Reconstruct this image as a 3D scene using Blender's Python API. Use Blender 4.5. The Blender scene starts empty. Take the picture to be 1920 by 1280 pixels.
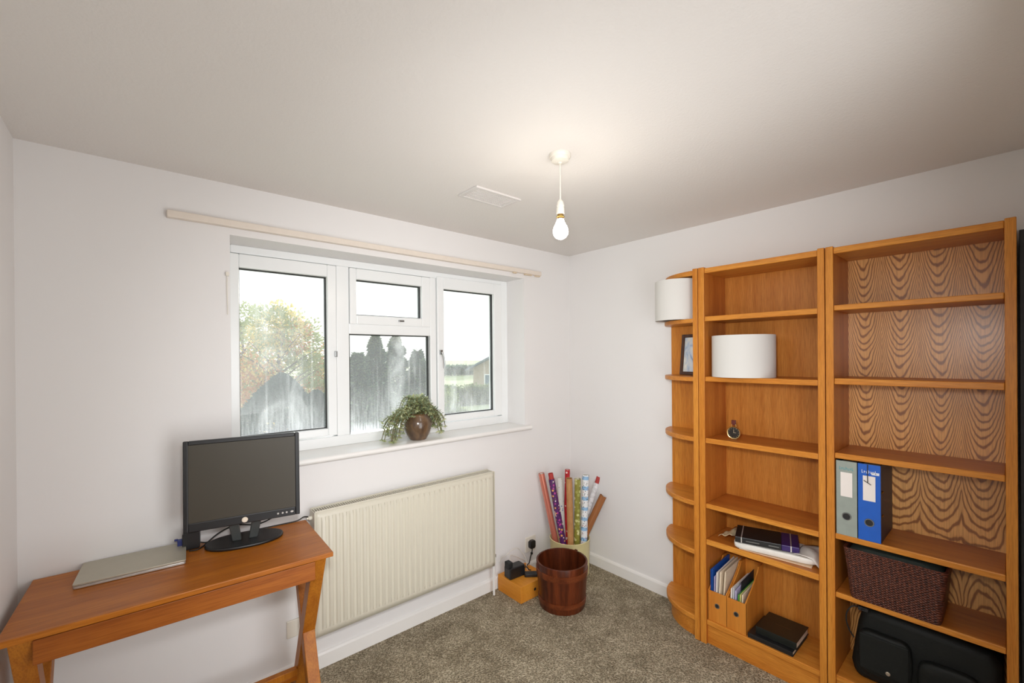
import bpy, math, random
from mathutils import Vector, Matrix, noise
random.seed(7)
PI = math.pi
# ------------------------------------------------------------------ camera
sc = bpy.context.scene
COL = sc.collection
CAM = Vector((-2.6497, -2.3609, 1.6)); FPX = 817.12
yaw, pitch, roll = -.7113, -.0022, -.0083
_r = Vector((math.cos(yaw), math.sin(yaw), 0)); _f = Vector((-math.sin(yaw), math.cos(yaw), 0)); _u = Vector((0, 0, 1))
Fw = _f * math.cos(pitch) + _u * math.sin(pitch); Up = _u * math.cos(pitch) - _f * math.sin(pitch)
Rt = _r * math.cos(roll) + Up * math.sin(roll); Up = Up * math.cos(roll) - _r * math.sin(roll)
cd = bpy.data.cameras.new('camera'); cam = bpy.data.objects.new('camera', cd); COL.objects.link(cam)
M = Matrix((( Rt.x, Up.x, -Fw.x, CAM.x), (Rt.y, Up.y, -Fw.y, CAM.y), (Rt.z, Up.z, -Fw.z, CAM.z), (0, 0, 0, 1)))
cam.matrix_world = M
cd.sensor_width = 36; cd.lens = FPX / 1920 * 36; cd.shift_y = 29.16 / 1920; cd.clip_start = .01; cd.clip_end = 1000
sc.camera = cam
# ------------------------------------------------------------------ view, world, sun, lamps
sc.view_settings.view_transform = 'Standard'; sc.view_settings.look = 'None'
sc.view_settings.gamma = 1; sc.view_settings.exposure = 0.13; sc.view_settings.use_curve_mapping = False
sc.cycles.use_denoising = True
sc.cycles.max_bounces = 10; sc.cycles.diffuse_bounces = 6; sc.cycles.transparent_max_bounces = 24
sc.cycles.sample_clamp_indirect = 6
w = bpy.data.worlds.new('sky'); sc.world = w; w.use_nodes = True
nt = w.node_tree; nt.nodes.clear()
wo = nt.nodes.new('ShaderNodeOutputWorld'); bg = nt.nodes.new('ShaderNodeBackground')
tc = nt.nodes.new('ShaderNodeTexCoord'); sx = nt.nodes.new('ShaderNodeSeparateXYZ'); rp = nt.nodes.new('ShaderNodeValToRGB')
rp.color_ramp.elements[0].position = 0; rp.color_ramp.elements[0].color = (1, .985, .95, 1)
rp.color_ramp.elements[1].position = .7; rp.color_ramp.elements[1].color = (.72, .84, 1, 1)
nt.links.new(tc.outputs['Generated'], sx.inputs[0]); nt.links.new(sx.outputs['Z'], rp.inputs[0])
nt.links.new(rp.outputs[0], bg.inputs[0]); nt.links.new(bg.outputs[0], wo.inputs[0])
bg.inputs[1].default_value = 1.45
def ray(px, py): return Fw + Rt * ((px - 960) / FPX) + Up * ((669.16 - py) / FPX)
sd = bpy.data.lights.new('sun', 'SUN'); sd.energy = 3.2; sd.angle = math.radians(.6); sd.color = (1, .96, .9)
sun = bpy.data.objects.new('sun', sd); COL.objects.link(sun)
sun.rotation_euler = ray(700, 555).to_track_quat('Z', 'Y').to_euler()
# the photographer's flash, just above the lens
fd = bpy.data.lights.new('camera_flash', 'SPOT'); fd.energy = 102; fd.spot_size = math.radians(110); fd.spot_blend = 1; fd.shadow_soft_size = .09
fd.color = (.98, .99, 1)
fl = bpy.data.objects.new('camera_flash', fd); COL.objects.link(fl); fl.location = (-2.56, -2.22, 1.76)
fl.rotation_euler = (-(Vector((-.62, -.3, 1.08)) - fl.location)).to_track_quat('Z', 'Y').to_euler()

# soft fill lamp added unseen behind the viewer to brighten the room
ld = bpy.data.lights.new('added_fill_lamp', 'AREA'); ld.energy = 23; ld.shape = 'RECTANGLE'; ld.size = .92; ld.size_y = 1.9; ld.color = (.97, .985, 1)
lo = bpy.data.objects.new('added_fill_lamp', ld); COL.objects.link(lo); lo.location = (-1.675, -2.53, .98); lo.rotation_euler = (math.radians(88), 0, 0)

# ------------------------------------------------------------------ mesh building
WM = {}
class MB:
    def __init__(s): s.v = []; s.f = []
    def add(s, vs, fs, T=None):
        n = len(s.v)
        s.v += [tuple((T @ Vector(v)) if T else v) for v in vs]; s.f += [tuple(i + n for i in f) for f in fs]; return s
    def box(s, x0, x1, y0, y1, z0, z1, T=None):
        vs = [(x, y, z) for z in (z0, z1) for y in (y0, y1) for x in (x0, x1)]
        return s.add(vs, [(0, 2, 3, 1), (4, 5, 7, 6), (0, 1, 5, 4), (2, 6, 7, 3), (0, 4, 6, 2), (1, 3, 7, 5)], T)
    def cbox(s, c, d, T=None): return s.box(c[0]-d[0]/2, c[0]+d[0]/2, c[1]-d[1]/2, c[1]+d[1]/2, c[2]-d[2]/2, c[2]+d[2]/2, T)
    def prism(s, pts, a, b, axis='z', T=None):
        n = len(pts)
        def m(p, t): return {'z': (p[0], p[1], t), 'y': (p[0], t, p[1]), 'x': (t, p[0], p[1])}[axis]
        vs = [m(p, a) for p in pts] + [m(p, b) for p in pts]
        fs = [tuple(range(n))[::-1], tuple(range(n, 2*n))] + [(i, (i+1) % n, n+(i+1) % n, n+i) for i in range(n)]
        return s.add(vs, fs, T)
    def lathe(s, prof, c=(0, 0, 0), n=40, T=None, caps=(False, False)):
        vs = []; fs = []
        for r, z in prof:
            for i in range(n):
                a = 2*PI*i/n; vs.append((c[0]+r*math.cos(a), c[1]+r*math.sin(a), c[2]+z))
        for j in range(len(prof)-1):
            for i in range(n):
                k = (i+1) % n; fs.append((j*n+i, j*n+k, (j+1)*n+k, (j+1)*n+i))
        if caps[0]: fs.append(tuple(range(n))[::-1])
        if caps[1]: fs.append(tuple(range((len(prof)-1)*n, len(prof)*n)))
        return s.add(vs, fs, T)
    def tube(s, pts, r, n=8, T=None):
        pts = [Vector(p) for p in pts]; vs = []; fs = []; prev = None
        for i, p in enumerate(pts):
            d = (pts[min(i+1, len(pts)-1)] - pts[max(i-1, 0)]).normalized()
            if prev is None: a = d.orthogonal().normalized()
            else:
                a = prev - d * prev.dot(d); a = a.normalized() if a.length > 1e-6 else d.orthogonal().normalized()
            prev = a; b = d.cross(a); rr = r[i] if isinstance(r, (list, tuple)) else r
            for k in range(n):
                t = 2*PI*k/n; vs.append(tuple(p + a*rr*math.cos(t) + b*rr*math.sin(t)))
        for i in range(len(pts)-1):
            for k in range(n):
                q = (k+1) % n; fs.append((i*n+k, i*n+q, (i+1)*n+q, (i+1)*n+k))
        fs.append(tuple(range(n))[::-1]); fs.append(tuple(range((len(pts)-1)*n, len(pts)*n)))
        return s.add(vs, fs, T)
    def ball(s, c, r, n=16, m=10, T=None):
        r = r if isinstance(r, (tuple, list)) else (r, r, r)
        vs = [(c[0], c[1], c[2]-r[2])]; fs = []
        for j in range(1, m):
            t = -PI/2 + PI*j/m
            for i in range(n):
                a = 2*PI*i/n; vs.append((c[0]+r[0]*math.cos(t)*math.cos(a), c[1]+r[1]*math.cos(t)*math.sin(a), c[2]+r[2]*math.sin(t)))
        vs.append((c[0], c[1], c[2]+r[2])); L = len(vs)-1
        for i in range(n):
            k = (i+1) % n; fs.append((0, 1+k, 1+i)); fs.append((L, L-n+i, L-n+k))
            for j in range(m-2): fs.append((1+j*n+i, 1+j*n+k, 1+(j+1)*n+k, 1+(j+1)*n+i))
        return s.add(vs, fs, T)
    def leaf(s, p, d, up, L, W, fold=.2):
        d = d.normalized(); sd_ = d.cross(up)
        if sd_.length < 1e-4: sd_ = d.orthogonal()
        sd_.normalize(); n_ = sd_.cross(d)
        q = [p, p + d*L*.55 + sd_*W + n_*W*fold, p + d*L, p + d*L*.55 - sd_*W + n_*W*fold, p + d*L*.5]
        return s.add([tuple(x) for x in q], [(0, 4, 1), (4, 2, 1), (0, 3, 4), (4, 3, 2)])
    def build(s, name, mat, parent=None, smooth=False, bevel=0, seg=2, world=True, sub=0, solid=0):
        me = bpy.data.meshes.new(name)
        vs = s.v
        if parent is not None and world and parent in WM:
            I = WM[parent].inverted(); vs = [tuple(I @ Vector(v)) for v in vs]
        me.from_pydata(vs, [], s.f); me.materials.append(mat)
        o = bpy.data.objects.new(name, me); COL.objects.link(o)
        if parent is not None:
            o.parent = parent; WM[o] = WM.get(parent, Matrix.Identity(4))
        else: WM[o] = Matrix.Identity(4)
        if solid:
            m = o.modifiers.new('solid', 'SOLIDIFY'); m.thickness = solid; m.offset = 0
        if bevel:
            m = o.modifiers.new('bevel', 'BEVEL'); m.width = bevel; m.segments = seg; m.limit_method = 'ANGLE'; m.angle_limit = math.radians(50)
        if sub:
            m = o.modifiers.new('sub', 'SUBSURF'); m.levels = sub; m.render_levels = sub
        if smooth:
            for p in me.polygons: p.use_smooth = True
            if smooth != 'all':
                import bmesh
                bm = bmesh.new(); bm.from_mesh(me)
                for e in bm.edges:
                    if len(e.link_faces) == 2 and e.calc_face_angle(0) > math.radians(38): e.smooth = False
                bm.to_mesh(me); bm.free()
        return o
def thing(name, label, cat, loc=(0, 0, 0), rz=0, group=None):
    o = bpy.data.objects.new(name, None); COL.objects.link(o)
    o.location = loc; o.rotation_euler = (0, 0, rz); o.empty_display_size = .05
    WM[o] = Matrix.Translation(loc) @ Matrix.Rotation(rz, 4, 'Z')
    o['label'] = label; o['category'] = cat
    if group: o['group'] = group
    return o
def tag(o, label, cat, group=None, kind=None):
    o['label'] = label; o['category'] = cat
    if group: o['group'] = group
    if kind: o['kind'] = kind
    return o
def struct(o, label=None, cat=None):
    o['kind'] = 'structure'
    if label: o['label'] = label; o['category'] = cat
    return o
def lab(o, l): o['label'] = l; return o
def rrect(w, h, r, n=6, cx=0, cy=0):
    pts = []
    for qx, qy, a0 in ((1, 1, 0), (-1, 1, 90), (-1, -1, 180), (1, -1, 270)):
        for i in range(n+1):
            a = math.radians(a0 + 90*i/n); pts.append((cx + qx*(w/2-r) + r*math.cos(a), cy + qy*(h/2-r) + r*math.sin(a)))
    return pts
def bez(p0, p1, p2, p3, n=14):
    p0, p1, p2, p3 = map(Vector, (p0, p1, p2, p3))
    return [p0*(1-t)**3 + p1*3*t*(1-t)**2 + p2*3*t*t*(1-t) + p3*t**3 for t in [i/n for i in range(n+1)]]
def smoothpath(pts, k=6):
    pts = [Vector(p) for p in pts]; out = []
    for i in range(len(pts)-1):
        a = pts[max(i-1, 0)]; b = pts[i]; c = pts[i+1]; d = pts[min(i+2, len(pts)-1)]
        for j in range(k):
            t = j/k; out.append(.5*((2*b)+(c-a)*t+(2*a-5*b+4*c-d)*t*t+(3*b-a-3*c+d)*t**3))
    return out + [pts[-1]]

# ------------------------------------------------------------------ materials
def srgb(*c):
    return tuple((x/255/12.92 if x/255 <= .04045 else ((x/255+.055)/1.055)**2.4) for x in c) + (1,)
class NT:
    def __init__(s, name):
        s.m = bpy.data.materials.new(name); s.m.use_nodes = True; s.t = s.m.node_tree; s.t.nodes.clear()
        s.out = s.n('OutputMaterial'); s.tc = None
    def n(s, k, **kw):
        x = s.t.nodes.new('ShaderNode'+k)
        for a, b in kw.items(): setattr(x, a, b)
        return x
    def l(s, a, b): s.t.links.new(a, b)
    def obj(s, scale=(1, 1, 1), rot=(0, 0, 0), loc=(0, 0, 0)):
        if not s.tc: s.tc = s.n('TexCoord')
        mp = s.n('Mapping'); s.l(s.tc.outputs['Object'], mp.inputs[0])
        mp.inputs['Scale'].default_value = scale; mp.inputs['Rotation'].default_value = rot; mp.inputs['Location'].default_value = loc
        return mp.outputs[0]
    def noise(s, vec, scale=1, detail=3, rough=.5, dist=0):
        x = s.n('TexNoise'); s.l(vec, x.inputs['Vector']); x.inputs['Scale'].default_value = scale
        x.inputs['Detail'].default_value = detail; x.inputs['Roughness'].default_value = rough; x.inputs['Distortion'].default_value = dist
        return x.outputs['Fac']
    def ramp(s, fac, stops, interp='LINEAR'):
        x = s.n('ValToRGB'); cr = x.color_ramp; cr.interpolation = interp
        while len(cr.elements) < len(stops): cr.elements.new(.5)
        for e, (p, c) in zip(cr.elements, stops): e.position = p; e.color = c if len(c) == 4 else tuple(c)+(1,)
        s.l(fac, x.inputs[0]); return x.outputs[0]
    def math(s, op, a, b=None, c=None, clamp=False):
        x = s.n('Math'); x.operation = op; x.use_clamp = clamp
        for i, q in enumerate((a, b, c)):
            if q is None: continue
            if isinstance(q, (int, float)): x.inputs[i].default_value = q
            else: s.l(q, x.inputs[i])
        return x.outputs[0]
    def mix(s, fac, a, b, typ='MIX'):
        x = s.n('Mix'); x.data_type = 'RGBA'; x.blend_type = typ
        for i, q in ((0, fac), (6, a), (7, b)):
            if isinstance(q, (int, float)): x.inputs[i].default_value = q
            elif isinstance(q, tuple): x.inputs[i].default_value = q
            else: s.l(q, x.inputs[i])
        return x.outputs[2]
    def xyz(s, vec):
        x = s.n('SeparateXYZ'); s.l(vec, x.inputs[0]); return x.outputs
    def pbr(s, col, rough=.5, metal=0, bump=None, bs=.3, bd=.002, spec=.5, coat=0, **kw):
        p = s.n('BsdfPrincipled')
        for k, q in (('Base Color', col), ('Roughness', rough), ('Metallic', metal), ('Specular IOR Level', spec), ('Coat Weight', coat)):
            if isinstance(q, (int, float, tuple)): p.inputs[k].default_value = q
            else: s.l(q, p.inputs[k])
        for k, q in kw.items(): p.inputs[k.replace('_', ' ')].default_value = q
        if bump is not None:
            b = s.n('Bump'); b.inputs['Strength'].default_value = bs; b.inputs['Distance'].default_value = bd
            s.l(bump, b.inputs['Height']); s.l(b.outputs[0], p.inputs['Normal'])
        s.l(p.outputs[0], s.out.inputs[0]); return s.m
def plain(name, c, rough=.5, metal=0, var=.04, spec=.5, scale=30, bs=0, **kw):
    t = NT(name); v = t.noise(t.obj((scale,)*3), 1, 2)
    c = tuple(c)
    a = tuple(max(0, x*(1-var)) for x in c[:3])+(1,); b = tuple(x*(1+var) for x in c[:3])+(1,)
    return t.pbr(t.ramp(v, [(.3, a), (.7, b)]), rough, metal, spec=spec, bump=v if bs else None, bs=bs, **kw)
def oak(name, grain='z', light=(205, 138, 62), dark=(168, 98, 36), rough=.38, k=1.0, seed=0, contrast=1):
    t = NT(name)
    i = 'xyz'.index(grain)
    s1 = [26*k]*3; s1[i] = 1.3*k; s2 = [330*k]*3; s2[i] = 16*k
    v1 = t.noise(t.obj(tuple(s1), loc=(seed, seed*.7, seed*1.3)), 1, 4, .6, .6)
    v2 = t.noise(t.obj(tuple(s2)), 1, 2, .6)
    L = srgb(*light); D = srgb(*dark)
    c1 = t.ramp(v1, [(.32, D), (.68, L)])
    c2 = t.ramp(v2, [(.35, (.72, .66, .6)), (.58, (1, 1, 1))])
    col = t.mix(.75*contrast, c1, c2, 'MULTIPLY')
    return t.pbr(col, rough, bump=v2, bs=.12, bd=.001, spec=.28, coat=.03, Coat_Roughness=.25)
def cathedral(name):
    t = NT(name)
    X = t.xyz(t.obj())
    nz = t.noise(t.obj((3.2, 3.2, 2.0)), 1, 3, .55)
    nf = t.noise(t.obj((60, 60, 14)), 1, 2, .5)
    u = t.math('DIVIDE', X[1], .128)
    leaf = t.math('FLOOR', u)
    fr = t.math('SUBTRACT', t.math('FRACT', u), .5)
    par = t.math('SUBTRACT', t.math('MULTIPLY', t.math('FRACT', t.math('MULTIPLY', leaf, .5)), 4.0), 1.0)   # +-1 alternate
    off = t.math('MULTIPLY', t.math('SUBTRACT', nz, .5), .22)
    fr2 = t.math('ADD', fr, t.math('ADD', off, .0))
    sq = t.math('MULTIPLY', fr2, fr2)
    # arches hang down above, turn over lower on the panel
    flip = t.math('MULTIPLY', t.math('SUBTRACT', X[2], .78), 2.6, clamp=False)
    flip = t.math('MINIMUM', t.math('MAXIMUM', flip, -.7), 1.0)
    arch = t.math('MULTIPLY', t.math('MULTIPLY', sq, flip), -.92)
    lo = t.math('MULTIPLY', leaf, .037)
    f = t.math('ADD', t.math('ADD', X[2], arch), t.math('ADD', lo, t.math('MULTIPLY', t.math('SUBTRACT', nz, .5), .22)))
    nm_ = t.noise(t.obj((22, 22, 9)), 1, 2, .5)
    f = t.math('ADD', f, t.math('ADD', t.math('MULTIPLY', nf, .012), t.math('MULTIPLY', nm_, .042)))
    ph = t.math('MULTIPLY', f, 2*PI/.040)
    wv = t.math('ADD', t.math('MULTIPLY', t.math('SINE', ph), .5), .5)
    pores = t.noise(t.obj((300, 300, 9)), 1, 2, .6)
    L = srgb(230, 172, 102); Mi = srgb(218, 158, 88); D = srgb(150, 94, 48)
    c = t.ramp(wv, [(0, D), (.08, D), (.30, Mi), (.6, L)])
    c = t.mix(.8, c, t.ramp(pores, [(.35, (.72, .66, .6)), (.58, (1, 1, 1))]), 'MULTIPLY')
    return t.pbr(c, .33, bump=pores, bs=.1, bd=.001, spec=.5, coat=.25, Coat_Roughness=.22)
def wallmat(name, c, sc_=120, bs=.12, bd=.001):
    t = NT(name); v = t.noise(t.obj(), sc_, 3, .6); g = t.noise(t.obj(), 1.3, 2)
    C1 = tuple(x*.985 for x in c[:3])+(1,)
    return t.pbr(t.ramp(g, [(.35, C1), (.65, tuple(c))]), .75, bump=v, bs=bs, bd=bd, spec=.25)
W_WALL = wallmat('wall_paint', srgb(231, 229, 228))
W_CEIL = wallmat('ceiling_stipple', srgb(226, 222, 218), 95, .45, .003)
W_GLOSS = plain('white_gloss', srgb(236, 234, 231), .28, var=.01, scale=4)
W_UPVC = plain('white_upvc', srgb(238, 240, 240), .25, var=.008, scale=4)
CREAM = plain('cream_board', srgb(226, 215, 203), .5, var=.02)
RADM = plain('radiator_enamel', srgb(213, 208, 192), .3, var=.01, scale=4)
GASKET = plain('black_gasket', (.012, .013, .013, 1), .6)
PLASTW = plain('white_plastic', srgb(226, 220, 208), .35, var=.01)
BRASS = plain('brass', (.55, .36, .12, 1), .3, 1)
BLACK = plain('black_plastic', (.010, .010, .011, 1), .38)
BLACKM = plain('matt_black', (.012, .012, .012, 1), .6)
OAKV = oak('oak_upright', 'z', (214, 144, 58), (194, 118, 40))
OAKS = oak('oak_shelf', 'y', (216, 146, 60), (196, 120, 42), seed=3)
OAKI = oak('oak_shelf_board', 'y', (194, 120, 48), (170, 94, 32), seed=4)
OAKP = oak('oak_panel', 'z', (196, 122, 50), (174, 98, 34), seed=7)
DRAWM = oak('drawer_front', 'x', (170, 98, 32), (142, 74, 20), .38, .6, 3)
OAKB = oak('oak_back', 'z', (202, 134, 60), (184, 114, 44), seed=5)
OAKC = cathedral('oak_cathedral')
DESKT = oak('desk_top', 'x', (186, 112, 30), (160, 88, 18), .36, .6, 2)
DESKL = oak('desk_leg', 'z', (190, 120, 34), (164, 94, 22), .42, .8, 4)
PINE = oak('file_ply', 'z', (210, 138, 56), (190, 114, 38), .45, .6, 6, .5)
t = NT('carpet')
a = t.noise(t.obj(), 120, 3, .75); b = t.noise(t.obj(), 9, 4, .65, .5); c_ = t.noise(t.obj(), 2.2, 2)
v = t.n('TexVoronoi'); v.inputs['Scale'].default_value = 130; t.l(t.obj(), v.inputs['Vector'])
h = t.math('ADD', t.math('MULTIPLY', a, .6), t.math('MULTIPLY', v.outputs['Distance'], .6))
cc = t.ramp(h, [(.25, srgb(70, 62, 50)), (.62, srgb(176, 164, 140)), (.9, srgb(220, 208, 184))])
cc = t.mix(.8, cc, t.ramp(t.math('ADD', t.math('MULTIPLY', b, .65), t.math('MULTIPLY', c_, .35)), [(.40, (.62, .60, .57)), (.58, (1, 1, 1))]), 'MULTIPLY')
CARPET = t.pbr(cc, .95, bump=h, bs=1, bd=.012, spec=.05)
# dirty double glazing: clear pane with streaked dust that catches the sun
t = NT('dirty_glass')
O = t.xyz(t.obj())
st = t.noise(t.obj((9, 1, .8)), 1, 5, .5, .6)
sp = t.noise(t.obj((150, 1, 90)), 1, 2, .5)
blot = t.noise(t.obj((5, 1, 3.5)), 1, 3, .6, 1.2)
m1 = t.ramp(st, [(.46, (0, 0, 0)), (.74, (1, 1, 1))])
m2 = t.ramp(blot, [(.42, (.0, 0, 0)), (.75, (1, 1, 1))])
m3 = t.ramp(sp, [(.68, (0, 0, 0)), (.74, (1, 1, 1))])
lowband = t.ramp(t.math('SUBTRACT', O[2], .045), [(.0, (1, 1, 1)), (.02, (.85, .85, .85)), (.075, (.25, .25, .25)), (.3, (0, 0, 0))])
fringe = t.noise(t.obj((110, 1, 8)), 1, 3, .6)
fr = t.math('MULTIPLY', lowband, t.ramp(fringe, [(.4, (.3, .3, .3)), (.6, (1, 1, 1))]))
d = t.math('ADD', t.math('MULTIPLY', t.math('MULTIPLY', m1, m2), .22), t.math('MULTIPLY', m3, .03))
d = t.math('ADD', t.math('ADD', d, t.math('MULTIPLY', fr, .5)), .085, clamp=True)
d = t.math('ADD', d, t.math('MULTIPLY', t.ramp(t.noise(t.obj((45, 1, 1.6)), 1, 2, .5), [(.58, (0, 0, 0)), (.72, (1, 1, 1))]), .07), clamp=True)
tr = t.n('BsdfTransparent'); tl = t.n('BsdfTranslucent'); tl.inputs[0].default_value = (.95, .97, 1, 1)
gl = t.n('BsdfGlossy'); gl.inputs['Roughness'].default_value = .02; fz = t.n('Fresnel'); fz.inputs[0].default_value = 1.5
tr.inputs[0].default_value = (.96, .98, .97, 1)
mx = t.n('MixShader'); t.l(d, mx.inputs[0]); t.l(tr.outputs[0], mx.inputs[1]); t.l(tl.outputs[0], mx.inputs[2])
mg = t.n('MixShader'); t.l(t.math('MULTIPLY', fz.outputs[0], .4), mg.inputs[0]); t.l(mx.outputs[0], mg.inputs[1]); t.l(gl.outputs[0], mg.inputs[2])
t.l(mg.outputs[0], t.out.inputs[0]); GLASS = t.m

# ------------------------------------------------------------------ room shell
H = 2.4; XL = -2.981; YB = -2.40
OX0, OX1, OZ0, OZ1 = -2.321, -.495, 1.092, 2.168; WT = .30
m = MB(); m.box(XL-.15, OX0, 0, WT, 0, H+.1); m.box(OX1, .15, 0, WT, 0, H+.1); m.box(OX0, OX1, 0, WT, OZ1, H+.1); m.box(OX0, OX1, 0, WT, 0, OZ0-.03)
struct(m.build('wall_window', W_WALL), 'pale pinkish white wall around the window', 'wall')
m = MB(); m.box(0, .15, YB-.15, 0, 0, H+.1); struct(m.build('wall_right', W_WALL), 'pale white wall behind the tall bookcases', 'wall')
m = MB(); m.box(XL-.15, XL, YB-.15, 0, 0, H+.1); struct(m.build('wall_left', W_WALL), 'narrow strip of white wall beside the desk', 'wall')
DX0, DX1 = -2.15, -1.20     # opening added in the unseen back wall to house the fill lamp
m = MB(); m.box(XL, DX0, YB-.15, YB, 0, H+.1); m.box(DX1, 0, YB-.15, YB, 0, H+.1); m.box(DX0, DX1, YB-.15, YB, 2.05, H+.1); struct(m.build('wall_back', W_WALL), 'plain white wall behind the viewer with an opening added for the fill lamp', 'wall')
m = MB(); m.box(XL-.15, .15, -3.75, -3.6, 0, H+.1); m.box(XL-.3, XL-.15, -3.75, YB-.15, 0, H+.1); m.box(.15, .3, -3.75, YB-.15, 0, H+.1); struct(m.build('wall_added_hall', W_WALL), 'unseen white hall walls added behind the fill lamp', 'wall')  # unseen hall box, added to close off the space behind the fill lamp
m = MB(); m.box(XL-.15, .15, -3.6, YB-.15, H, H+.1); struct(m.build('ceiling_added_hall', W_CEIL), 'unseen white hall ceiling added behind the fill lamp', 'ceiling')
m = MB(); m.box(XL-.15, .15, -3.6, YB-.15, -.1, 0); struct(m.build('floor_added_hall', CARPET), 'unseen carpeted hall floor added behind the fill lamp', 'floor')
m = MB(); m.box(DX0-.06, DX0, YB, YB+.015, 0, 2.11); m.box(DX1, DX1+.06, YB, YB+.015, 0, 2.11); m.box(DX0, DX1, YB, YB+.015, 2.05, 2.11); struct(m.build('trim_1', W_GLOSS), 'white architrave round the opening added for the fill lamp', 'trim')  # unseen trim, added to dress the fill lamp opening
m = MB(); m.box(XL, 0, YB, 0, H, H+.1); struct(m.build('ceiling', W_CEIL), 'white stippled ceiling', 'ceiling')
m = MB(); m.box(XL-.15, .15, YB-.15, WT, -.1, 0); struct(m.build('floor', CARPET), 'mottled grey brown cut pile carpet', 'floor')
SK = [(0, 0), (.015, 0), (.015, .068), (.010, .078), (0, .082)]
m = MB(); m.prism([(-a, b) for a, b in SK][::-1], XL, 0, 'x'); struct(m.build('baseboard_window', W_GLOSS, smooth=False), 'white skirting board under the window', 'baseboard')
m = MB(); m.prism([(-a, b) for a, b in SK], -.90, -.016, 'y'); struct(m.build('baseboard_right', W_GLOSS), 'white skirting board beside the curved shelves', 'baseboard')
m = MB(); m.prism([(XL+a, b) for a, b in SK], YB+.02, -.016, 'y'); struct(m.build('baseboard_left', W_GLOSS), 'white skirting board behind the desk end', 'baseboard')
# window sill with rounded nose
pr = [(.205, 0), (.205, -.03), (-.028, -.03)]
for i in range(9):
    a_ = -PI/2 - PI*i/8; pr.append((-.028 + .015*math.cos(a_), -.015 + .015*math.sin(a_)))
m = MB(); m.prism([(y, OZ0+z) for y, z in pr], OX0, OX1, 'x')
pr2 = [(-.001, OZ0), (-.001, OZ0-.03)] + [(y, OZ0+z) for y, z in pr[2:]]
m.prism(pr2, OX0-.035, OX0, 'x'); m.prism(pr2, OX1, OX1+.035, 'x')
struct(m.build('window_sill', W_GLOSS, smooth=True), 'white gloss window sill with rounded nose', 'window sill')

# ------------------------------------------------------------------ window
win = thing('window_1', 'white three light window with a small top vent', 'window', (OX0, .19, OZ0)); win['kind'] = 'structure'
FY0, FY1 = .19, .26
m = MB()
def fbox(m, x0, x1, z0, z1, y0=FY0, y1=FY1): m.box(x0, x1, y0, y1, z0, z1)
fbox(m, OX0, -2.292, OZ0, OZ1); fbox(m, -.556, OX1, OZ0, OZ1); fbox(m, -2.292, -.556, 2.128, OZ1); fbox(m, -2.292, -.556, OZ0, 1.150)
fbox(m, -1.778, -1.706, 1.150, 2.128); fbox(m, -1.166, -1.122, 1.150, 2.128); fbox(m, -1.706, -1.166, 1.738, 1.80)
m.build('window_frame', W_UPVC, win, bevel=.004)
def bead(m, x0, x1, z0, z1, w_=.012, y0=.2, y1=.215):
    m.box(x0, x0+w_, y0, y1, z0, z1); m.box(x1-w_, x1, y0, y1, z0, z1); m.box(x0+w_, x1-w_, y0, y1, z1-w_, z1); m.box(x0+w_, x1-w_, y0, y1, z0, z0+w_)
def sash(name, x0, x1, z0, z1, gx0, gx1, gz0, gz1):
    m = MB(); y0, y1 = .178, .25
    m.box(x0, gx0, y0, y1, z0, z1); m.box(gx1, x1, y0, y1, z0, z1); m.box(gx0, gx1, y0, y1, gz1, z1); m.box(gx0, gx1, y0, y1, z0, gz0)
    s_ = m.build('sash', W_UPVC, win, bevel=.005)
    m = MB(); bead(m, gx0-.001, gx1+.001, gz0-.001, gz1+.001, .006, .205, .228); m.build('gasket', GASKET, s_)
    m = MB(); m.box(gx0-.003, gx1+.003, .214, .218, gz0-.003, gz1+.003); m.build('pane', GLASS, s_)
    return s_
s1 = sash('left', -2.300, -1.782, 1.158, 2.124, -2.258, -1.831, 1.200, 2.056)
s2 = sash('vent', -1.704, -1.170, 1.796, 2.124, -1.665, -1.233, 1.850, 2.060)
s3 = sash('right', -1.118, -.562, 1.158, 2.140, -1.067, -.632, 1.200, 2.060)
m = MB(); bead(m, -1.704, -1.175, 1.142, 1.738, .006, .205, .228); m.build('gasket', GASKET, win)
m = MB(); m.box(-1.707, -1.172, .214, .218, 1.140, 1.740); m.build('pane', GLASS, win)
STEEL = plain('grey_steel', (.32, .33, .33, 1), .3, .9)
m = MB(); m.cbox((-1.79, .170, 1.62), (.014, .016, .032)); lab(m.build('lock', STEEL, s1, bevel=.002), 'small grey lock')
m = MB(); m.cbox((-1.385, .170, 1.826), (.035, .016, .010)); lab(m.build('lock', STEEL, s2, bevel=.002), 'small grey vent catch')
m = MB(); m.cbox((-1.098, .168, 1.63), (.014, .018, .03)); m.tube([(-1.098, .16, 1.63), (-1.09, .150, 1.60), (-1.082, .150, 1.55), (-1.083, .150, 1.52)], .006, 8)
lab(m.build('handle', STEEL, s3, smooth=True), 'slim grey casement handle')

# ------------------------------------------------------------------ batten over window
bt = thing('curtain_batten', 'long cream wooden batten fixed to the wall above the window', 'curtain batten', (-1.44, 0, 2.212))
m = MB(); m.box(-2.548, -.343, -.033, -.001, 2.199, 2.229); m.build('board', CREAM, bt, bevel=.003)
for x, l_ in ((-.60, .03), (-.47, .07), (-.375, .045)):
    m = MB(); m.box(x-l_/2, x+l_/2, -.028, -.010, 2.190, 2.199); m.build('track_clip', plain('clip', srgb(214, 196, 170), .5), bt, bevel=.002)
m = MB(); m.cbox((-2.333, -.008, 1.985), (.012, .014, .018)); m.tube([(-2.333, -.009, 1.985), (-2.334, -.008, 1.93), (-2.332, -.008, 1.80)], .0018, 6)
tag(m.build('cord_cleat', PLASTW, bevel=.002), 'tiny white cord cleat on the wall at the upper left edge of the window', 'cleat')

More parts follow.
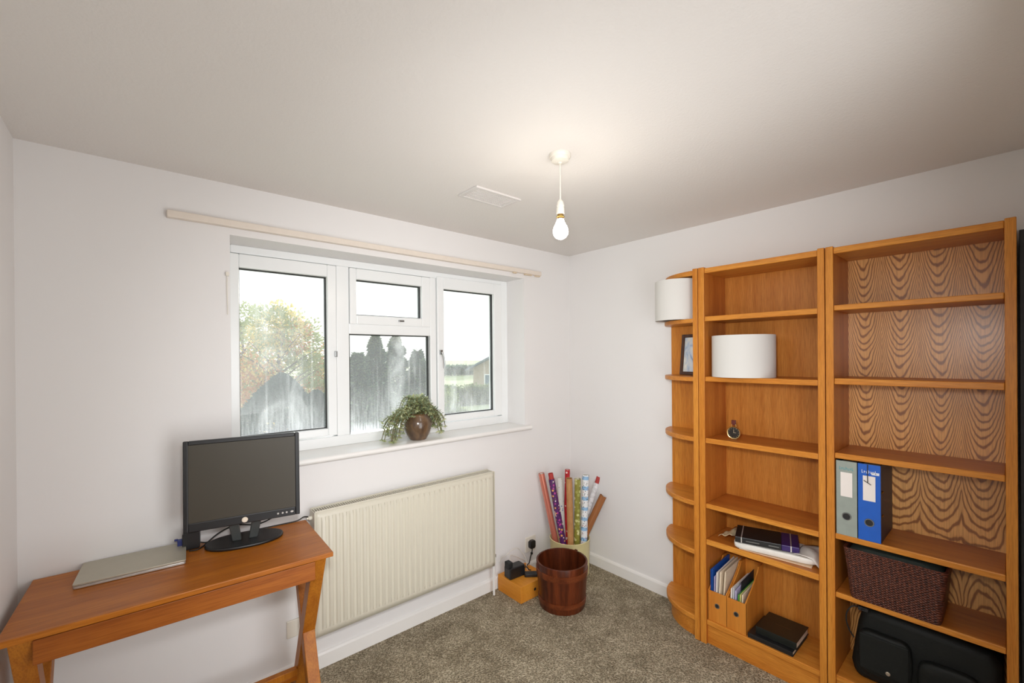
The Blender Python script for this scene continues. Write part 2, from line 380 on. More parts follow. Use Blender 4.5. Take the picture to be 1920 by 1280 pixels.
# ------------------------------------------------------------------ radiator
rad = thing('radiator', 'long white ribbed panel radiator on the wall below the window', 'radiator', (-1.428, -.06, .218))
RX0, RX1, RZ0, RZ1 = -1.990, -.867, .218, .838
def ribpanel(y, thick, sign):
    m = MB(); n = 31; p = (RX1-RX0-.05)/n; prof = [(RX0, 0), (RX0+.022, 0)]
    for i in range(n):
        x = RX0+.025+p*i
        prof += [(x+p*.10, 0), (x+p*.24, .0075), (x+p*.62, .0075), (x+p*.76, 0)]
    prof += [(RX1-.022, 0), (RX1, 0)]
    zs = [(RZ0, 0), (RZ0+.032, 0), (RZ0+.052, 1), (RZ1-.052, 1), (RZ1-.032, 0), (RZ1, 0)]
    vs = []; fs = []; N = len(prof)
    for z, k_ in zs:
        for x, dy in prof: vs.append((x, y - sign*dy*k_, z))
    for j in range(len(zs)-1):
        for i in range(N-1): fs.append((j*N+i, j*N+i+1, (j+1)*N+i+1, (j+1)*N+i))
    b_ = len(vs)
    vs2 = [(x_, y_ - sign*thick if False else y - sign*thick*-1, z_) for x_, y_, z_ in vs]
    m.add(vs, fs)
    return m
m = ribpanel(-.100, .01, 1); pf = m.build('front_panel', RADM, rad, smooth=True, solid=.002)
m = ribpanel(-.030, .01, -1); m.build('back_panel', RADM, rad, smooth=True, solid=.002)
for xa in (RX0-.004, RX1): m = MB(); m.box(xa, xa+.004, -.104, -.026, RZ0+.01, RZ1); m.build('side_cover', RADM, rad, bevel=.001)
m = MB(); m.box(RX0, RX1, -.103, -.097, RZ1-.002, RZ1+.004); m.box(RX0, RX1, -.033, -.027, RZ1-.002, RZ1+.004)
for i in range(95):
    x = RX0+.008+i*(RX1-RX0-.016)/94; m.box(x-.0018, x+.0018, -.098, -.032, RZ1-.012, RZ1-.001)
m.build('top_grille', RADM, rad)
m = MB(); m.box(RX0+.01, RX1-.01, -.094, -.036, RZ0+.02, RZ1-.04); m.build('convector', plain('dark_steel', (.06, .06, .06, 1), .6), rad)
m = MB(); m.lathe([(.0, 0), (.010, 0), (.010, .014), (.005, .016), (.005, .024), (0, .024)], T=Matrix.Translation((RX0-.004, -.06, RZ1-.035)) @ Matrix.Rotation(-PI/2, 4, 'Y'), n=14)
lab(m.build('bleed_valve', plain('valve_white', srgb(230, 225, 210), .4), rad, smooth=True), 'small round bleed valve')
m = MB(); vx = RX1+.022
m.lathe([(0, 0), (.011, 0), (.011, .02), (.016, .022), (.016, .036), (.009, .04), (0, .04)], c=(vx, -.062, .235), n=16)
m.tube([(RX1+.002, -.062, .25), (vx, -.062, .25)], .009, 10)
lab(m.build('valve', plain('old_brass', (.16, .13, .06, 1), .45, .7), rad, smooth=True), 'dull brass valve')
m = MB(); m.tube([(vx, -.062, .0), (vx, -.062, .236)], .0075, 12); m.build('pipe', W_GLOSS, rad, smooth=True)
for xa in (RX0+.12, RX1-.12): m = MB(); m.cbox((xa, -.014, .5), (.03, .026, .3)); m.build('bracket', RADM, rad)
m = MB(); m.lathe([(0, 0), (.016, 0), (.018, .03), (.012, .05), (0, .05)], c=(RX0-.03, -.062, .25), n=14); m.tube([(RX0-.03, -.062, .25), (RX0-.002, -.062, .25)], .008); m.tube([(RX0-.03, -.062, 0), (RX0-.03, -.062, .25)], .0075)
m.build('valve', PLASTW, rad, smooth=True)

# ------------------------------------------------------------------ ceiling vent + pendant
ve = thing('ceiling_vent', 'flat white rectangular vent cover set in the ceiling', 'vent', (-1.30, -.64, 2.4))
vx0, vx1, vy0, vy1 = -1.440, -1.160, -.715, -.560
m = MB(); m.box(vx0, vx1, vy0, vy0+.018, 2.390, 2.3999); m.box(vx0, vx1, vy1-.018, vy1, 2.390, 2.3999); m.box(vx0, vx0+.02, vy0+.018, vy1-.018, 2.390, 2.3999); m.box(vx1-.02, vx1, vy0+.018, vy1-.018, 2.390, 2.3999)
VW = plain('vent_white', srgb(215, 211, 208), .5, var=.01)
m.build('frame', VW, ve, bevel=.002)
m = MB(); m.box(vx0+.02, vx1-.02, vy0+.018, vy1-.018, 2.3955, 2.3999)
for i in range(9):
    y = vy0+.026+i*.0125; m.box(vx0+.024, vx1-.024, y, y+.007, 2.3925, 2.3956)
m.build('grille', VW, ve)
PX, PY = -1.366, -1.174
pe = thing('pendant_light', 'bare lit bulb hanging on a white cord from the ceiling rose', 'pendant light', (PX, PY, 2.4))
m = MB(); m.lathe([(0, 0), (.043, 0), (.043, -.008), (.040, -.013), (.037, -.014), (.034, -.026), (.022, -.031), (.010, -.032), (.006, -.036), (0, -.036)][::-1], c=(PX, PY, 2.3999), n=40); m.build('ceiling_rose', PLASTW, pe, smooth=True)
m = MB(); m.tube([(PX, PY, 2.368), (PX+.0006, PY, 2.30), (PX, PY, 2.215)], .0030, 8); m.build('cord', PLASTW, pe, smooth=True)
m = MB(); m.lathe([(0, 0), (.005, -.001), (.012, -.010), (.0155, -.024), (.016, -.030), (.0148, -.031), (.0148, -.033), (.016, -.034), (.0165, -.058), (.014, -.060), (0, -.06)][::-1], c=(PX, PY, 2.222), n=28); m.build('lamp_holder', PLASTW, pe, smooth=True)
m = MB(); m.lathe([(.0, 0), (.0125, 0), (.0125, -.008), (.0165, -.009), (.0165, -.012), (.0125, -.013), (.0125, -.020), (.0, -.020)][::-1], c=(PX, PY, 2.163), n=28); bu0 = m.build('bulb_cap', BRASS, pe, smooth=True)
m = MB(); prof = [(0, -.004), (.011, -.004), (.0125, -.014), (.017, -.028), (.025, -.042), (.0295, -.055), (.0305, -.064), (.028, -.076), (.021, -.086), (.011, -.092), (0, -.0935)]
m.lathe(prof[::-1], c=(PX, PY, 2.157), n=32)
t = NT('bulb_glow'); e_ = t.n('Emission'); e_.inputs[0].default_value = (1, .91, .79, 1); e_.inputs[1].default_value = 66; t.l(e_.outputs[0], t.out.inputs[0])
lab(m.build('bulb', t.m, pe, smooth='all'), 'glowing white bulb')

# ------------------------------------------------------------------ shelving
D = -.2765; HB = 2.082
def rounded_shelf(m, y0, y1, z0, z1, x0=D+.004, x1=-.010): m.box(x0, x1, y0, y1, z0, z1)
def bookcase(name, label, yl, yr, tl, tr_, levels, backmat, base):
    """yl > yr (towards the viewer); levels: (bottom, top) of each loose shelf"""
    o = thing(name, label, 'bookcase', (-.138, (yl+yr)/2, 0))
    for a_, b_ in ((yl-tl, yl), (yr, yr+tr_)):
        m = MB(); m.box(D, -.002, a_, b_, 0, HB); sp_ = m.build('side_panel', OAKP, o, bevel=.003)
        m = MB(); m.box(D-.0012, D+.006, a_+.0003, b_-.0003, 0.001, HB-.001); m.build('front_edge', OAKV, sp_, bevel=.002)
    i0, i1 = yr+tr_, yl-tl
    m = MB(); rounded_shelf(m, i0, i1, 2.048, 2.076); m.build('top_panel', OAKS, o, bevel=.003)
    for z0, z1 in levels:
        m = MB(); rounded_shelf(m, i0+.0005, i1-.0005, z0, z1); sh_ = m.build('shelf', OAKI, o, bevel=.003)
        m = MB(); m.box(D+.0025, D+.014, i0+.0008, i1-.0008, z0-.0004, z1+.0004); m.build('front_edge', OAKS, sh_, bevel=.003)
    m = MB(); rounded_shelf(m, i0, i1, base[0], base[1]); m.build('base_shelf', OAKS, o, bevel=.003)
    m = MB(); m.box(D+.018, D+.036, i0, i1, 0, base[0]); m.build('plinth', OAKS, o)
    m = MB(); m.box(-.010, -.003, i0-.004, i1+.004, base[0], 2.076); m.build('back_panel', backmat, o)
    return o
S1 = [(1.783, 1.809), (1.452, 1.478), (1.112, 1.139), (.753, .778), (.552, .581)]
S2 = [(1.793, 1.816), (1.462, 1.488), (1.130, 1.154), (.768, .792), (.505, .528)]
bookcase('bookcase', 'oak bookcase holding a lampshade and a gold clock, between corner shelves and wider unit', -1.199, -1.788, .034, .028, S1, OAKB, (.108, .136))
bookcase('bookcase', 'oak bookcase with bold grained back holding two lever arch files', -1.791, -2.360, .030, .029, S2, OAKC, (.130, .154))
# quadrant corner unit
co = thing('corner_shelf_unit', 'quarter round oak end shelves joined to the left side of the bookcases', 'shelf unit', (-.12, -1.07, 0))
m = MB(); m.box(D, -.002, -1.196, -1.167, 0, HB); sp_ = m.build('side_panel', OAKP, co, bevel=.003)
m = MB(); m.box(D-.0012, D+.006, -1.1957, -1.1673, .001, HB-.001); m.build('front_edge', OAKV, sp_, bevel=.002)
m = MB(); m.box(-.018, -.003, -1.167, -.893, .10, 2.05); lab(m.build('back_panel', OAKV, co, bevel=.002), 'narrow back panel against the wall')
def quad(r0x, ry, x_in, inset=0, n=24):
    p = [(x_in, -1.1675)]
    for i in range(n+1):
        th = PI/2*i/n; p.append((x_in - (r0x-inset)*math.cos(th), -1.1675 + (ry-inset)*math.sin(th)))
    return p
for nm, z0, z1 in (('top_panel', 2.048, 2.076), ('shelf', 1.779, 1.803), ('shelf', 1.449, 1.474), ('shelf', 1.110, 1.137), ('shelf', .748, .776), ('shelf', .474, .502), ('base_shelf', .100, .128)):
    m = MB(); xi = -.018 if nm != 'top_panel' else -.004
    pts = quad(-D-.020, .285, xi); pts = [pts[0]] + [p for p in pts[1:]]
    m.prism(pts[::-1], z0, z1); m.build(nm, OAKS, co, bevel=.004)
m = MB(); m.prism(quad(-D-.045, .255, -.018)[::-1], 0.0, .100); m.build('plinth', OAKS, co)
# dark board standing in the gap beside the last bookcase
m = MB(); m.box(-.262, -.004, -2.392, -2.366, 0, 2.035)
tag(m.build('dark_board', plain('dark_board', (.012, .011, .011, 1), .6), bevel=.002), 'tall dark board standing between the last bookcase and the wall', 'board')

# ------------------------------------------------------------------ things on the shelves
SHADE = NT('shade_fabric'); _v = SHADE.noise(SHADE.obj((400, 400, 400)), 1, 2)
_p = SHADE.n('BsdfPrincipled'); _p.inputs['Base Color'].default_value = srgb(216, 214, 210); _p.inputs['Roughness'].default_value = .8; _p.inputs['Subsurface Weight'].default_value = 0
SHADE.l(_p.outputs[0], SHADE.out.inputs[0]); SHADE = SHADE.m
def shade(x, y, z, r, h, label):
    o = thing('lampshade', label, 'lampshade', (x, y, z))
    m = MB(); m.lathe([(r, 0), (r, h), (r-.0025, h), (r-.0025, 0), (r, 0)], c=(x, y, z+.0005), n=72); m.build('drum', SHADE, o, smooth=True)
    for zz in (.004, h-.004):
        m = MB(); m.tube([(x+(r-.003)*math.cos(2*PI*i/48), y+(r-.003)*math.sin(2*PI*i/48), z+zz) for i in range(49)], .002, 6); m.build('rim_wire', plain('white_wire', srgb(220, 215, 205), .4), o, smooth=True)
    m = MB()
    zz = h-.03
    for k in range(3):
        a_ = 2*PI*k/3+.4; m.tube([(x+.02*math.cos(a_), y+.02*math.sin(a_), z+zz), (x+(r-.004)*math.cos(a_), y+(r-.004)*math.sin(a_), z+h-.005)], .0015, 6)
    m.tube([(x+.02*math.cos(2*PI*i/20), y+.02*math.sin(2*PI*i/20), z+zz) for i in range(21)], .002, 6)
    m.build('wire_ring', plain('white_wire', srgb(220, 215, 205), .4), o, smooth=True)
shade(-.172, -1.394, 1.478, .1535, .222, 'white drum lampshade inside the narrower bookcase')
shade(-.172, -1.022, 1.803, .130, .236, 'white drum lampshade overhanging the quarter round corner shelf')
# photo frame
fa = math.atan2(.30, 1)  # yaw of the frame
T = Matrix.Translation((-.115, -1.075, 1.4765)) @ Matrix.Rotation(math.radians(-12), 4, 'Z') @ Matrix.Rotation(math.radians(-6), 4, 'Y').inverted()
pf_ = thing('photo_frame', 'dark wood photo frame standing on the corner shelf', 'photo frame', (-.115, -1.075, 1.4745))
DKW = oak('dark_frame', 'z', (88, 52, 34), (52, 28, 18), .35, 1)
m = MB(); W2, Hh = .078, .248
m.box(-.012, 0, -W2, -W2+.02, 0, Hh, T); m.box(-.012, 0, W2-.02, W2, 0, Hh, T); m.box(-.012, 0, -W2+.02, W2-.02, 0, .02, T); m.box(-.012, 0, -W2+.02, W2-.02, Hh-.02, Hh, T)
m.build('frame', DKW, pf_, bevel=.002)
t = NT('photo_print'); n1 = t.noise(t.obj((1, 22, 14)), 1, 3, .5, .8)
m = MB(); m.box(-.005, -.002, -W2+.02, W2-.02, .02, Hh-.02, T)
lab(m.build('picture', t.pbr(t.ramp(n1, [(.25, srgb(110, 130, 165)), (.42, srgb(175, 190, 210)), (.6, srgb(214, 214, 208)), (.8, srgb(236, 234, 228))]), .2), pf_), 'blurred blue and white picture')
m = MB(); m.box(-.002, .002, -W2+.004, W2-.004, .004, Hh-.004, T); m.box(.002, .030, -.015, .015, .0052, .009, T)
m.build('backing', BLACKM, pf_)
# gold clock leaning on shelf
cl = thing('clock', 'small gold rimmed clock with a dark face on the bookcase shelf', 'clock', (-.20, -1.355, 1.1395))
N_ = Vector((-1, -.12, -.02)).normalized(); Tc = Matrix.Translation((-.20, -1.355, 1.1755)) @ N_.to_track_quat('Z', 'Y').to_matrix().to_4x4()
GOLD = plain('gold', (.72, .50, .22, 1), .28, 1)
m = MB(); m.lathe([(.0, -.012), (.030, -.012), (.0345, -.006), (.0352, .002), (.033, .006), (.0295, .005), (.029, .001)], n=40, T=Tc); m.build('rim', GOLD, cl, smooth=True)
m = MB(); m.lathe([(0, .0015), (.0295, .0015)], n=32, T=Tc)
fm = m.build('face', plain('clock_face', (.02, .017, .014, 1), .3), cl)
m = MB(); m.box(-.0008, .0008, 0, .018, .002, .0028, Tc); m.box(0, .012, -.0008, .0008, .002, .0028, Tc); m.ball((0, 0, .0025), .0018, 8, 6, Tc)
for k in range(12): m.cbox((.0245*math.sin(k*PI/6), .0245*math.cos(k*PI/6), .0022), (.0022, .0022, .0008), Tc)
m.build('hand', plain('clock_hand', srgb(200, 180, 150), .4), fm)
m = MB(); m.tube([Tc @ Vector(p) for p in ((-.012, .033, 0), (-.010, .046, 0), (0, .050, 0), (.010, .046, 0), (.012, .033, 0))], .0022, 8); m.build('loop', GOLD, cl, smooth=True)
m = MB(); m.cbox((0, .057, 0), (.022, .022, .01), Tc); m.box(-.006, .006, .040, .050, -.004, .004, Tc); lab(m.build('knob', plain('dark_red_wood', (.10, .012, .008, 1), .4), cl, bevel=.002), 'dark red top knob')
m = MB(); m.box(-.012, .012, -.036, -.026, -.02, .0, Tc); m.build('foot', GOLD, cl)
# lever arch files
def binder(y0, y1, col, side, label, tcol, blue=False):
    o = thing('lever_arch_file', label, 'lever arch file', (-.142, (y0+y1)/2, .792))
    x0, x1, z0, z1 = -.272, -.014, .7925, 1.122
    m = MB(); m.box(x0, x0+.003, y0, y1, z0, z1); m.build('spine', col, o, bevel=.001)
    m = MB(); m.box(x0+.003, x1, y1-.003, y1, z0, z1); m.build('cover', side, o, bevel=.001)
    m = MB(); m.box(x0+.003, x1, y0, y0+.003, z0, z1); m.build('cover', side, o, bevel=.001)
    m = MB(); m.box(x0+.012, x1-.02, y0+.008, y1-.008, z0+.006, z1-.012); m.build('papers', plain('paper_block', srgb(225, 220, 208), .8), o)
    yc = (y0+y1)/2
    m = MB(); m.box(x0-.0008, x0, yc-.021, yc+.021, .965, 1.072); m.build('spine_label', plain('label_white', srgb(236, 228, 222), .6, var=.01), o)
    T_ = Matrix.Translation((x0, yc, .872 if blue else .878)) @ Matrix.Rotation(-PI/2, 4, 'Y')
    m = MB(); m.lathe([(.0125, .0), (.0175, .0), (.0165, .003), (.0135, .003), (.0125, 0)], n=32, T=T_); rg = m.build('finger_ring', STEEL, o, smooth=True)
    m = MB(); m.lathe([(0, .0006), (.0126, .0006)], n=24, T=T_); lab(m.build('hole', BLACKM, rg), 'dark finger hole')
    m = MB(); random.seed(3+blue)
    for k in range(7):   # illegible printed word, as strokes
        yy = yc+.026-k*.0075; hh = .010 if k % 3 else .014
        m.box(x0-.0006, x0, yy-.0028, yy-.0012, 1.083, 1.083+hh)
        m.box(x0-.0006, x0, yy-.0055, yy-.0028, 1.083+(k % 2)*.006, 1.0855+(k % 2)*.006)
    if blue: m.box(x0-.0006, x0, yc-.034, yc-.008, 1.079, 1.090)
    m.build('printed_word', tcol, o)
    return o
GREYB = plain('file_grey', srgb(150, 158, 150), .45); BLUEB = plain('file_blue', srgb(26, 92, 190), .4)
NAVY = plain('file_side', (.035, .03, .045, 1), .5)
binder(-1.901, -1.826, GREYB, NAVY, 'grey lever arch file beside the bookcase upright', plain('cyan_ink', srgb(60, 150, 160), .5))
b2 = binder(-1.981, -1.904, BLUEB, NAVY, 'bright blue lever arch file with a dark cord on its spine', plain('white_ink', srgb(225, 228, 235), .5), True)
m = MB(); m.tube(smoothpath([(-.274, -1.938, 1.121), (-.2755, -1.938, 1.08), (-.2755, -1.9385, 1.045)]), .0016, 6)
m.tube([(-.2765, -1.925, 1.052), (-.2765, -1.95, 1.036)], .0016, 6); m.build('pull_cord', BLACKM, b2, smooth=True)
for zz in (.905, 1.005): m = MB(); m.tube([(-.262, -1.982, zz), (-.245, -1.984, zz+.004)], .0032, 8); m.build('rivet', BRASS, b2, smooth=True)
# wicker basket
t = NT('wicker'); Ox = t.xyz(t.obj())
wa = t.math('SINE', t.math('MULTIPLY', Ox[2], 620)); wb = t.math('SINE', t.math('MULTIPLY', t.math('ADD', Ox[1], Ox[0]), 420))
wv = t.math('ADD', t.math('MULTIPLY', t.math('MULTIPLY', wa, wb), .5), t.math('MULTIPLY', wb, .3)); wn = t.noise(t.obj((90, 90, 160)), 1, 3, .7)
wc = t.ramp(t.math('ADD', t.math('MULTIPLY', wv, .22), wn), [(.25, srgb(32, 12, 8)), (.5, srgb(78, 34, 22)), (.8, srgb(132, 72, 46))])
WICK = t.pbr(wc, .45, bump=t.math('ADD', wv, t.math('MULTIPLY', wn, .8)), bs=.9, bd=.004)
bk = thing('wicker_basket', 'dark brown woven wicker basket on the shelf under the files', 'basket', (-.165, -2.005, .528))
def ringbox(m, levels, n=8):
    rings = []
    for (w_, d_, z_, cx, cy, r_) in levels: rings.append([(cx+p[0], cy+p[1], z_) for p in rrect(d_, w_, r_, n)])
    N = len(rings[0]); vs = [v_ for r_ in rings for v_ in r_]; fs = []
    for j in range(len(rings)-1):
        for i in range(N): fs.append((j*N+i, j*N+(i+1) % N, (j+1)*N+(i+1) % N, (j+1)*N+i))
    fs.append(tuple(range(N))[::-1]); fs.append(tuple(range((len(rings)-1)*N, len(rings)*N))); m.add(vs, fs)
CX, CY = -.165, -2.018
m = MB(); ringbox(m, [(.285, .225, .5285, CX, CY, .02), (.292, .232, .54, CX, CY, .022), (.312, .248, .66, CX, CY, .022), (.330, .262, .738, CX, CY, .022), (.334, .266, .746, CX, CY, .022), (.326, .258, .749, CX, CY, .02), (.312, .244, .746, CX, CY, .018), (.300, .232, .70, CX, CY, .018)])
m.build('body', WICK, bk, smooth=True)
m = MB(); ringbox(m, [(.298, .23, .69, CX, CY, .03), (.298, .23, .735, CX, CY, .03), (.27, .20, .752, CX, CY, .05)]); lab(m.build('lining', plain('dark_green_cloth', (.012, .02, .016, 1), .8), bk, smooth=True), 'dark green cloth inside')
# black bag
bg_ = thing('shoulder_bag', 'black shoulder bag with a snap pocket on the lowest bookcase shelf', 'bag', (-.15, -2.08, .154))
LEA = plain('black_leather', (.006, .007, .006, 1), .62, bs=.3, scale=140, spec=.3)
def pillow(m, c, d, e=4.0, n=28, k=18, T=None):
    vs = []; fs = []
    def sg(a_, p): return math.copysign(abs(a_)**p, a_)
    for j in range(k+1):
        t_ = -PI/2+PI*j/k
        for i in range(n):
            a_ = 2*PI*i/n; p = 2/e
            vs.append((c[0]+d[0]/2*sg(math.cos(t_), p)*sg(math.cos(a_), p), c[1]+d[1]/2*sg(math.cos(t_), p)*sg(math.sin(a_), p), c[2]+d[2]/2*sg(math.sin(t_), p)))
    for j in range(k):
        for i in range(n): fs.append((j*n+i, j*n+(i+1) % n, (j+1)*n+(i+1) % n, (j+1)*n+i))
    m.add(vs, fs, T)
def jitter(m, amp, fr_):
    out = []
    for v_ in m.v:
        q = Vector(v_); nn = noise.noise_vector(q*fr_); out.append(tuple(q + nn*amp))
    m.v = out
m = MB()
pts = [(-1.878, .156), (-1.864, .22), (-1.874, .30), (-1.888, .40), (-1.905, .468), (-1.935, .482), (-2.05, .476), (-2.18, .470), (-2.29, .462), (-2.322, .42), (-2.322, .22), (-2.318, .156)]
m.prism([(p[0], p[1]) for p in pts], -.225, -.05, 'x'); m.build('body', LEA, bg_, bevel=.035, seg=5, smooth='all')
m = MB(); pillow(m, (-.236, -1.985, .302), (.055, .175, .19), 5); jitter(m, .004, 14); pk = m.build('pocket', LEA, bg_, smooth='all')
m = MB(); pillow(m, (-.236, -2.18, .275), (.050, .19, .16), 4); jitter(m, .005, 12); m.build('pocket', LEA, bg_, smooth='all')
m = MB(); m.box(-.2685, -.262, -2.065, -1.905, .235, .385); m.build('flap', LEA, pk, bevel=.003)
m = MB(); m.lathe([(0, .004), (.006, .004), (.008, .002), (.008, 0)], n=20, T=Matrix.Translation((-.2685, -2.0, .252)) @ Matrix.Rotation(-PI/2, 4, 'Y')); lab(m.build('snap', plain('pale_metal', (.6, .52, .42, 1), .35, .8), pk, smooth=True), 'pale metal snap')
m = MB(); m.tube(smoothpath([(-.21, -1.905, .468), (-.23, -1.875, .470), (-.235, -1.856, .44), (-.235, -1.852, .40), (-.232, -1.862, .36), (-.225, -1.877, .33)]), .0028, 8); m.build('strap', BLACKM, bg_, smooth=True)
m = MB(); m.box(-.24, -.15, -1.93, -1.895, .466, .482); m.ball((-.245, -1.913, .474), .005, 8, 6); m.build('zip_end', BLACKM, bg_, bevel=.002)
# magazine files with papers
def magfile(y0, y1, label, papers):
    o = thing('magazine_file', label, 'magazine file', (-.15, (y0+y1)/2, .136), group='wooden magazine files')
    xf, xb, z0 = -.262, -.022, .1365; th = .006
    side = [(xf, z0), (xb, z0), (xb, z0+.300)]
    for i in range(9):
        t_ = i/8; side.append((xb-.06 - (xb-.06-xf)*t_, z0+.300 - .135*(t_**.75 if t_ > 0 else 0)))
    side = side[:3] + side[3:]
    for a_ in (y0, y1-th):
        m = MB(); m.prism([(x, z) for x, z in side], a_, a_+th, 'y'); m.build('side_panel', PINE, o)
    m = MB(); m.box(xf-.001, xf+th, y0, y1, z0, z0+.163); m.build('front_panel', PINE, o, bevel=.001)
    m = MB(); m.box(xf+th, xb, y0+th, y1-th, z0, z0+th); m.box(xb-th, xb, y0+th, y1-th, z0+th, z0+.3); m.build('back_panel', PINE, o)
    T_ = Matrix.Translation((xf-.001, (y0+y1)/2, .228)) @ Matrix.Rotation(-PI/2, 4, 'Y')
    m = MB(); m.lathe([(.010, 0), (.0135, 0), (.0125, .002), (.010, .002), (.010, 0)], n=28, T=T_); rg = m.build('ring_pull', STEEL, o, smooth=True)
    m = MB(); m.lathe([(0, .0005), (.0105, .0005)], n=20, T=T_); lab(m.build('hole', BLACKM, rg), 'dark finger hole')
    return o
magfile(-1.3355, -1.2375, 'wooden magazine file packed with tall blue and cream folders', 0)
magfile(-1.4345, -1.3375, 'wooden magazine file holding thin booklets with a green edge', 0)
def sheet(name, label, col, y, th, x0, x1, h, lean=0, h2=None, grp='papers in the magazine files'):
    T_ = Matrix.Translation((0, y, .1430)) @ Matrix.Rotation(math.radians(lean), 4, 'X')
    h2 = h2 or h
    m = MB(); m.prism([(x0, 0), (x1, 0), (x1, h), (x0, h2)], -th/2, th/2, 'y', T_); tag(m.build(name, col, bevel=.0006), label, name.replace('_', ' '), grp)
PB = plain('folder_blue', srgb(30, 80, 160), .4); PCR = plain('folder_cream', srgb(222, 205, 180), .6); PWH = plain('sheet_white', srgb(226, 220, 214), .7)
PLIL = plain('booklet_lilac', srgb(178, 170, 205), .6); PGRN = plain('booklet_green', srgb(80, 165, 60), .5); PYEL = plain('booklet_yellow', srgb(205, 200, 130), .6); PDK = plain('booklet_dark', (.02, .02, .03, 1), .5)
sheet('folder', 'blue folder at the left end of the tall papers in the left file', PB, -1.2485, .004, -.252, -.03, .285, 0, .270)
sheet('folder', 'second blue folder, just right of the outermost one', PB, -1.2555, .004, -.250, -.03, .290, 0, .275)
sheet('booklet', 'pale lilac booklet beside the blue folders', PLIL, -1.263, .004, -.250, -.03, .265, 1, .235)
sheet('folder', 'white folder in the middle of the left file', PWH, -1.272, .006, -.250, -.03, .285, 2, .262)
sheet('envelope', 'cream envelope bundle in the left file', PCR, -1.285, .008, -.246, -.03, .288, 3, .27)
sheet('folder', 'large cream folder leaning at the right of the left file', PCR, -1.301, .007, -.236, -.03, .290, 4, .276)
sheet('booklet', 'white booklet at the left of the right file', PWH, -1.350, .006, -.250, -.03, .215, 2, .205)
sheet('booklet', 'pale grey booklet second in the right file', plain('booklet_grey', srgb(196, 196, 200), .6), -1.360, .006, -.246, -.03, .222, 2, .212)
sheet('booklet', 'lilac booklet in the middle of the right file', PLIL, -1.371, .007, -.246, -.03, .225, 2, .200)
sheet('booklet', 'dark booklet sticking up behind the lilac one', PDK, -1.3795, .002, -.20, -.03, .25, 2, .235)
sheet('booklet', 'green edged booklet in the right file', PGRN, -1.386, .004, -.248, -.03, .195, 2, .185)
sheet('booklet', 'pale yellow booklet beside the green one', PYEL, -1.394, .005, -.246, -.03, .20, 2, .188)
sheet('booklet', 'cream booklet at the right end of the right file', PCR, -1.404, .006, -.242, -.03, .205, 2, .19)
# books lying on the base shelf
def slab(name, label, cat, c, yaw_, w_, d_, z0, z1, mat, pages=None, bevel=.002):
    o = thing(name, label, cat, (c[0], c[1], z0), math.radians(yaw_))
    th = min(.003, (z1-z0)/4)
    m = MB(); m.box(-d_/2, d_/2, -w_/2, w_/2, 0, th); m.box(-d_/2, d_/2, -w_/2, w_/2, z1-z0-th, z1-z0); m.box(-d_/2, -d_/2+th, -w_/2, w_/2, th, z1-z0-th)
    m.build('cover', mat, o, bevel=bevel, world=False)
    m = MB(); m.box(-d_/2+th, d_/2-.004, -w_/2+.004, w_/2-.004, th, z1-z0-th); m.build('pages', pages or plain('pages', srgb(205, 195, 175), .8), o, world=False)
    return o
slab('ring_binder', 'black ring binder lying under the dark diary on the base shelf', 'ring binder', (-.150, -1.545, 0), 0, .205, .225, .1365, .160, BLACK)
o = slab('diary', 'thick dark diary lying on the black ring binder', 'diary', (-.140, -1.563, 0), 0, .185, .190, .1605, .196, plain('diary_green', (.008, .010, .008, 1), .35))
m = MB(); m.box(.0, .003, -.04, .03, .0355, .036); m.build('gilt_line', plain('gilt', (.12, .08, .04, 1), .4, .6), o, world=False)
# stack on shelf of bookcase one (top at .581)
PNK = plain('manila', srgb(226, 196, 164), .6)
tag(MB().prism([(-.268, -1.405), (-.235, -1.72), (-.03, -1.70), (-.06, -1.39)][::-1], .5815, .5855).build('card_folder', PNK, bevel=.001), 'thin manila card folder at the bottom of the shelf stack', 'folder')
m = MB(); pillow(m, (0, 0, 0), (.185, .375, .034), 7, 36, 14, Matrix.Translation((-.160, -1.545, .604)) @ Matrix.Rotation(math.radians(12), 4, 'Z')); jitter(m, .003, 22)
PLB = plain('poly_white', srgb(232, 228, 220), .35)
tag(m.build('mailing_bag', PLB, smooth='all'), 'bulging white mailing bag under the dark book', 'mailing bag')
m = MB(); vs = []; fs = []
for i in range(13):
    for j in range(9):
        u_, v_ = i/12, j/8
        y = -1.29 - .070*u_; x = -.25 + .17*v_
        vs.append((x, y, .627 + .006*math.sin(u_*9+v_*5) + .004*math.cos(v_*11) - .022*(1-u_)**2))
for i in range(12):
    for j in range(8): fs.append((i*9+j, i*9+j+1, (i+1)*9+j+1, (i+1)*9+j))
m.add(vs, fs); tag(m.build('crumpled_envelope', plain('kraft_cream', srgb(214, 196, 160), .6), smooth='all', solid=.0012), 'crumpled cream envelope at the left end of the shelf stack', 'envelope')
m = MB(); vs = []; fs = []
for i in range(13):
    for j in range(9):
        u_, v_ = i/12, j/8
        y = -1.650 - .100*u_; x = -.268 + .19*v_ + .03*u_*(1-v_)
        vs.append((x, y, .628 + .012*math.sin(u_*3+.3) + .005*math.cos(v_*9+u_*4) - .028*max(0, u_-.75)*4*(1-.5*v_)))
for i in range(12):
    for j in range(8): fs.append((i*9+j, i*9+j+1, (i+1)*9+j+1, (i+1)*9+j))
m.add(vs, fs); tag(m.build('plastic_wallet', PLB, smooth='all', solid=.0012), 'folded white plastic wallet at the right end of the stack', 'plastic wallet')
T_ = math.radians(18)
bkk = thing('hardback_book', 'black and purple hardback with silver bands topping the shelf stack', 'book', (-.176, -1.505, .6285), T_)
m = MB(); m.box(-.09, .09, -.065, .140, 0, .028); m.build('cover', BLACK, bkk, bevel=.002, world=False)
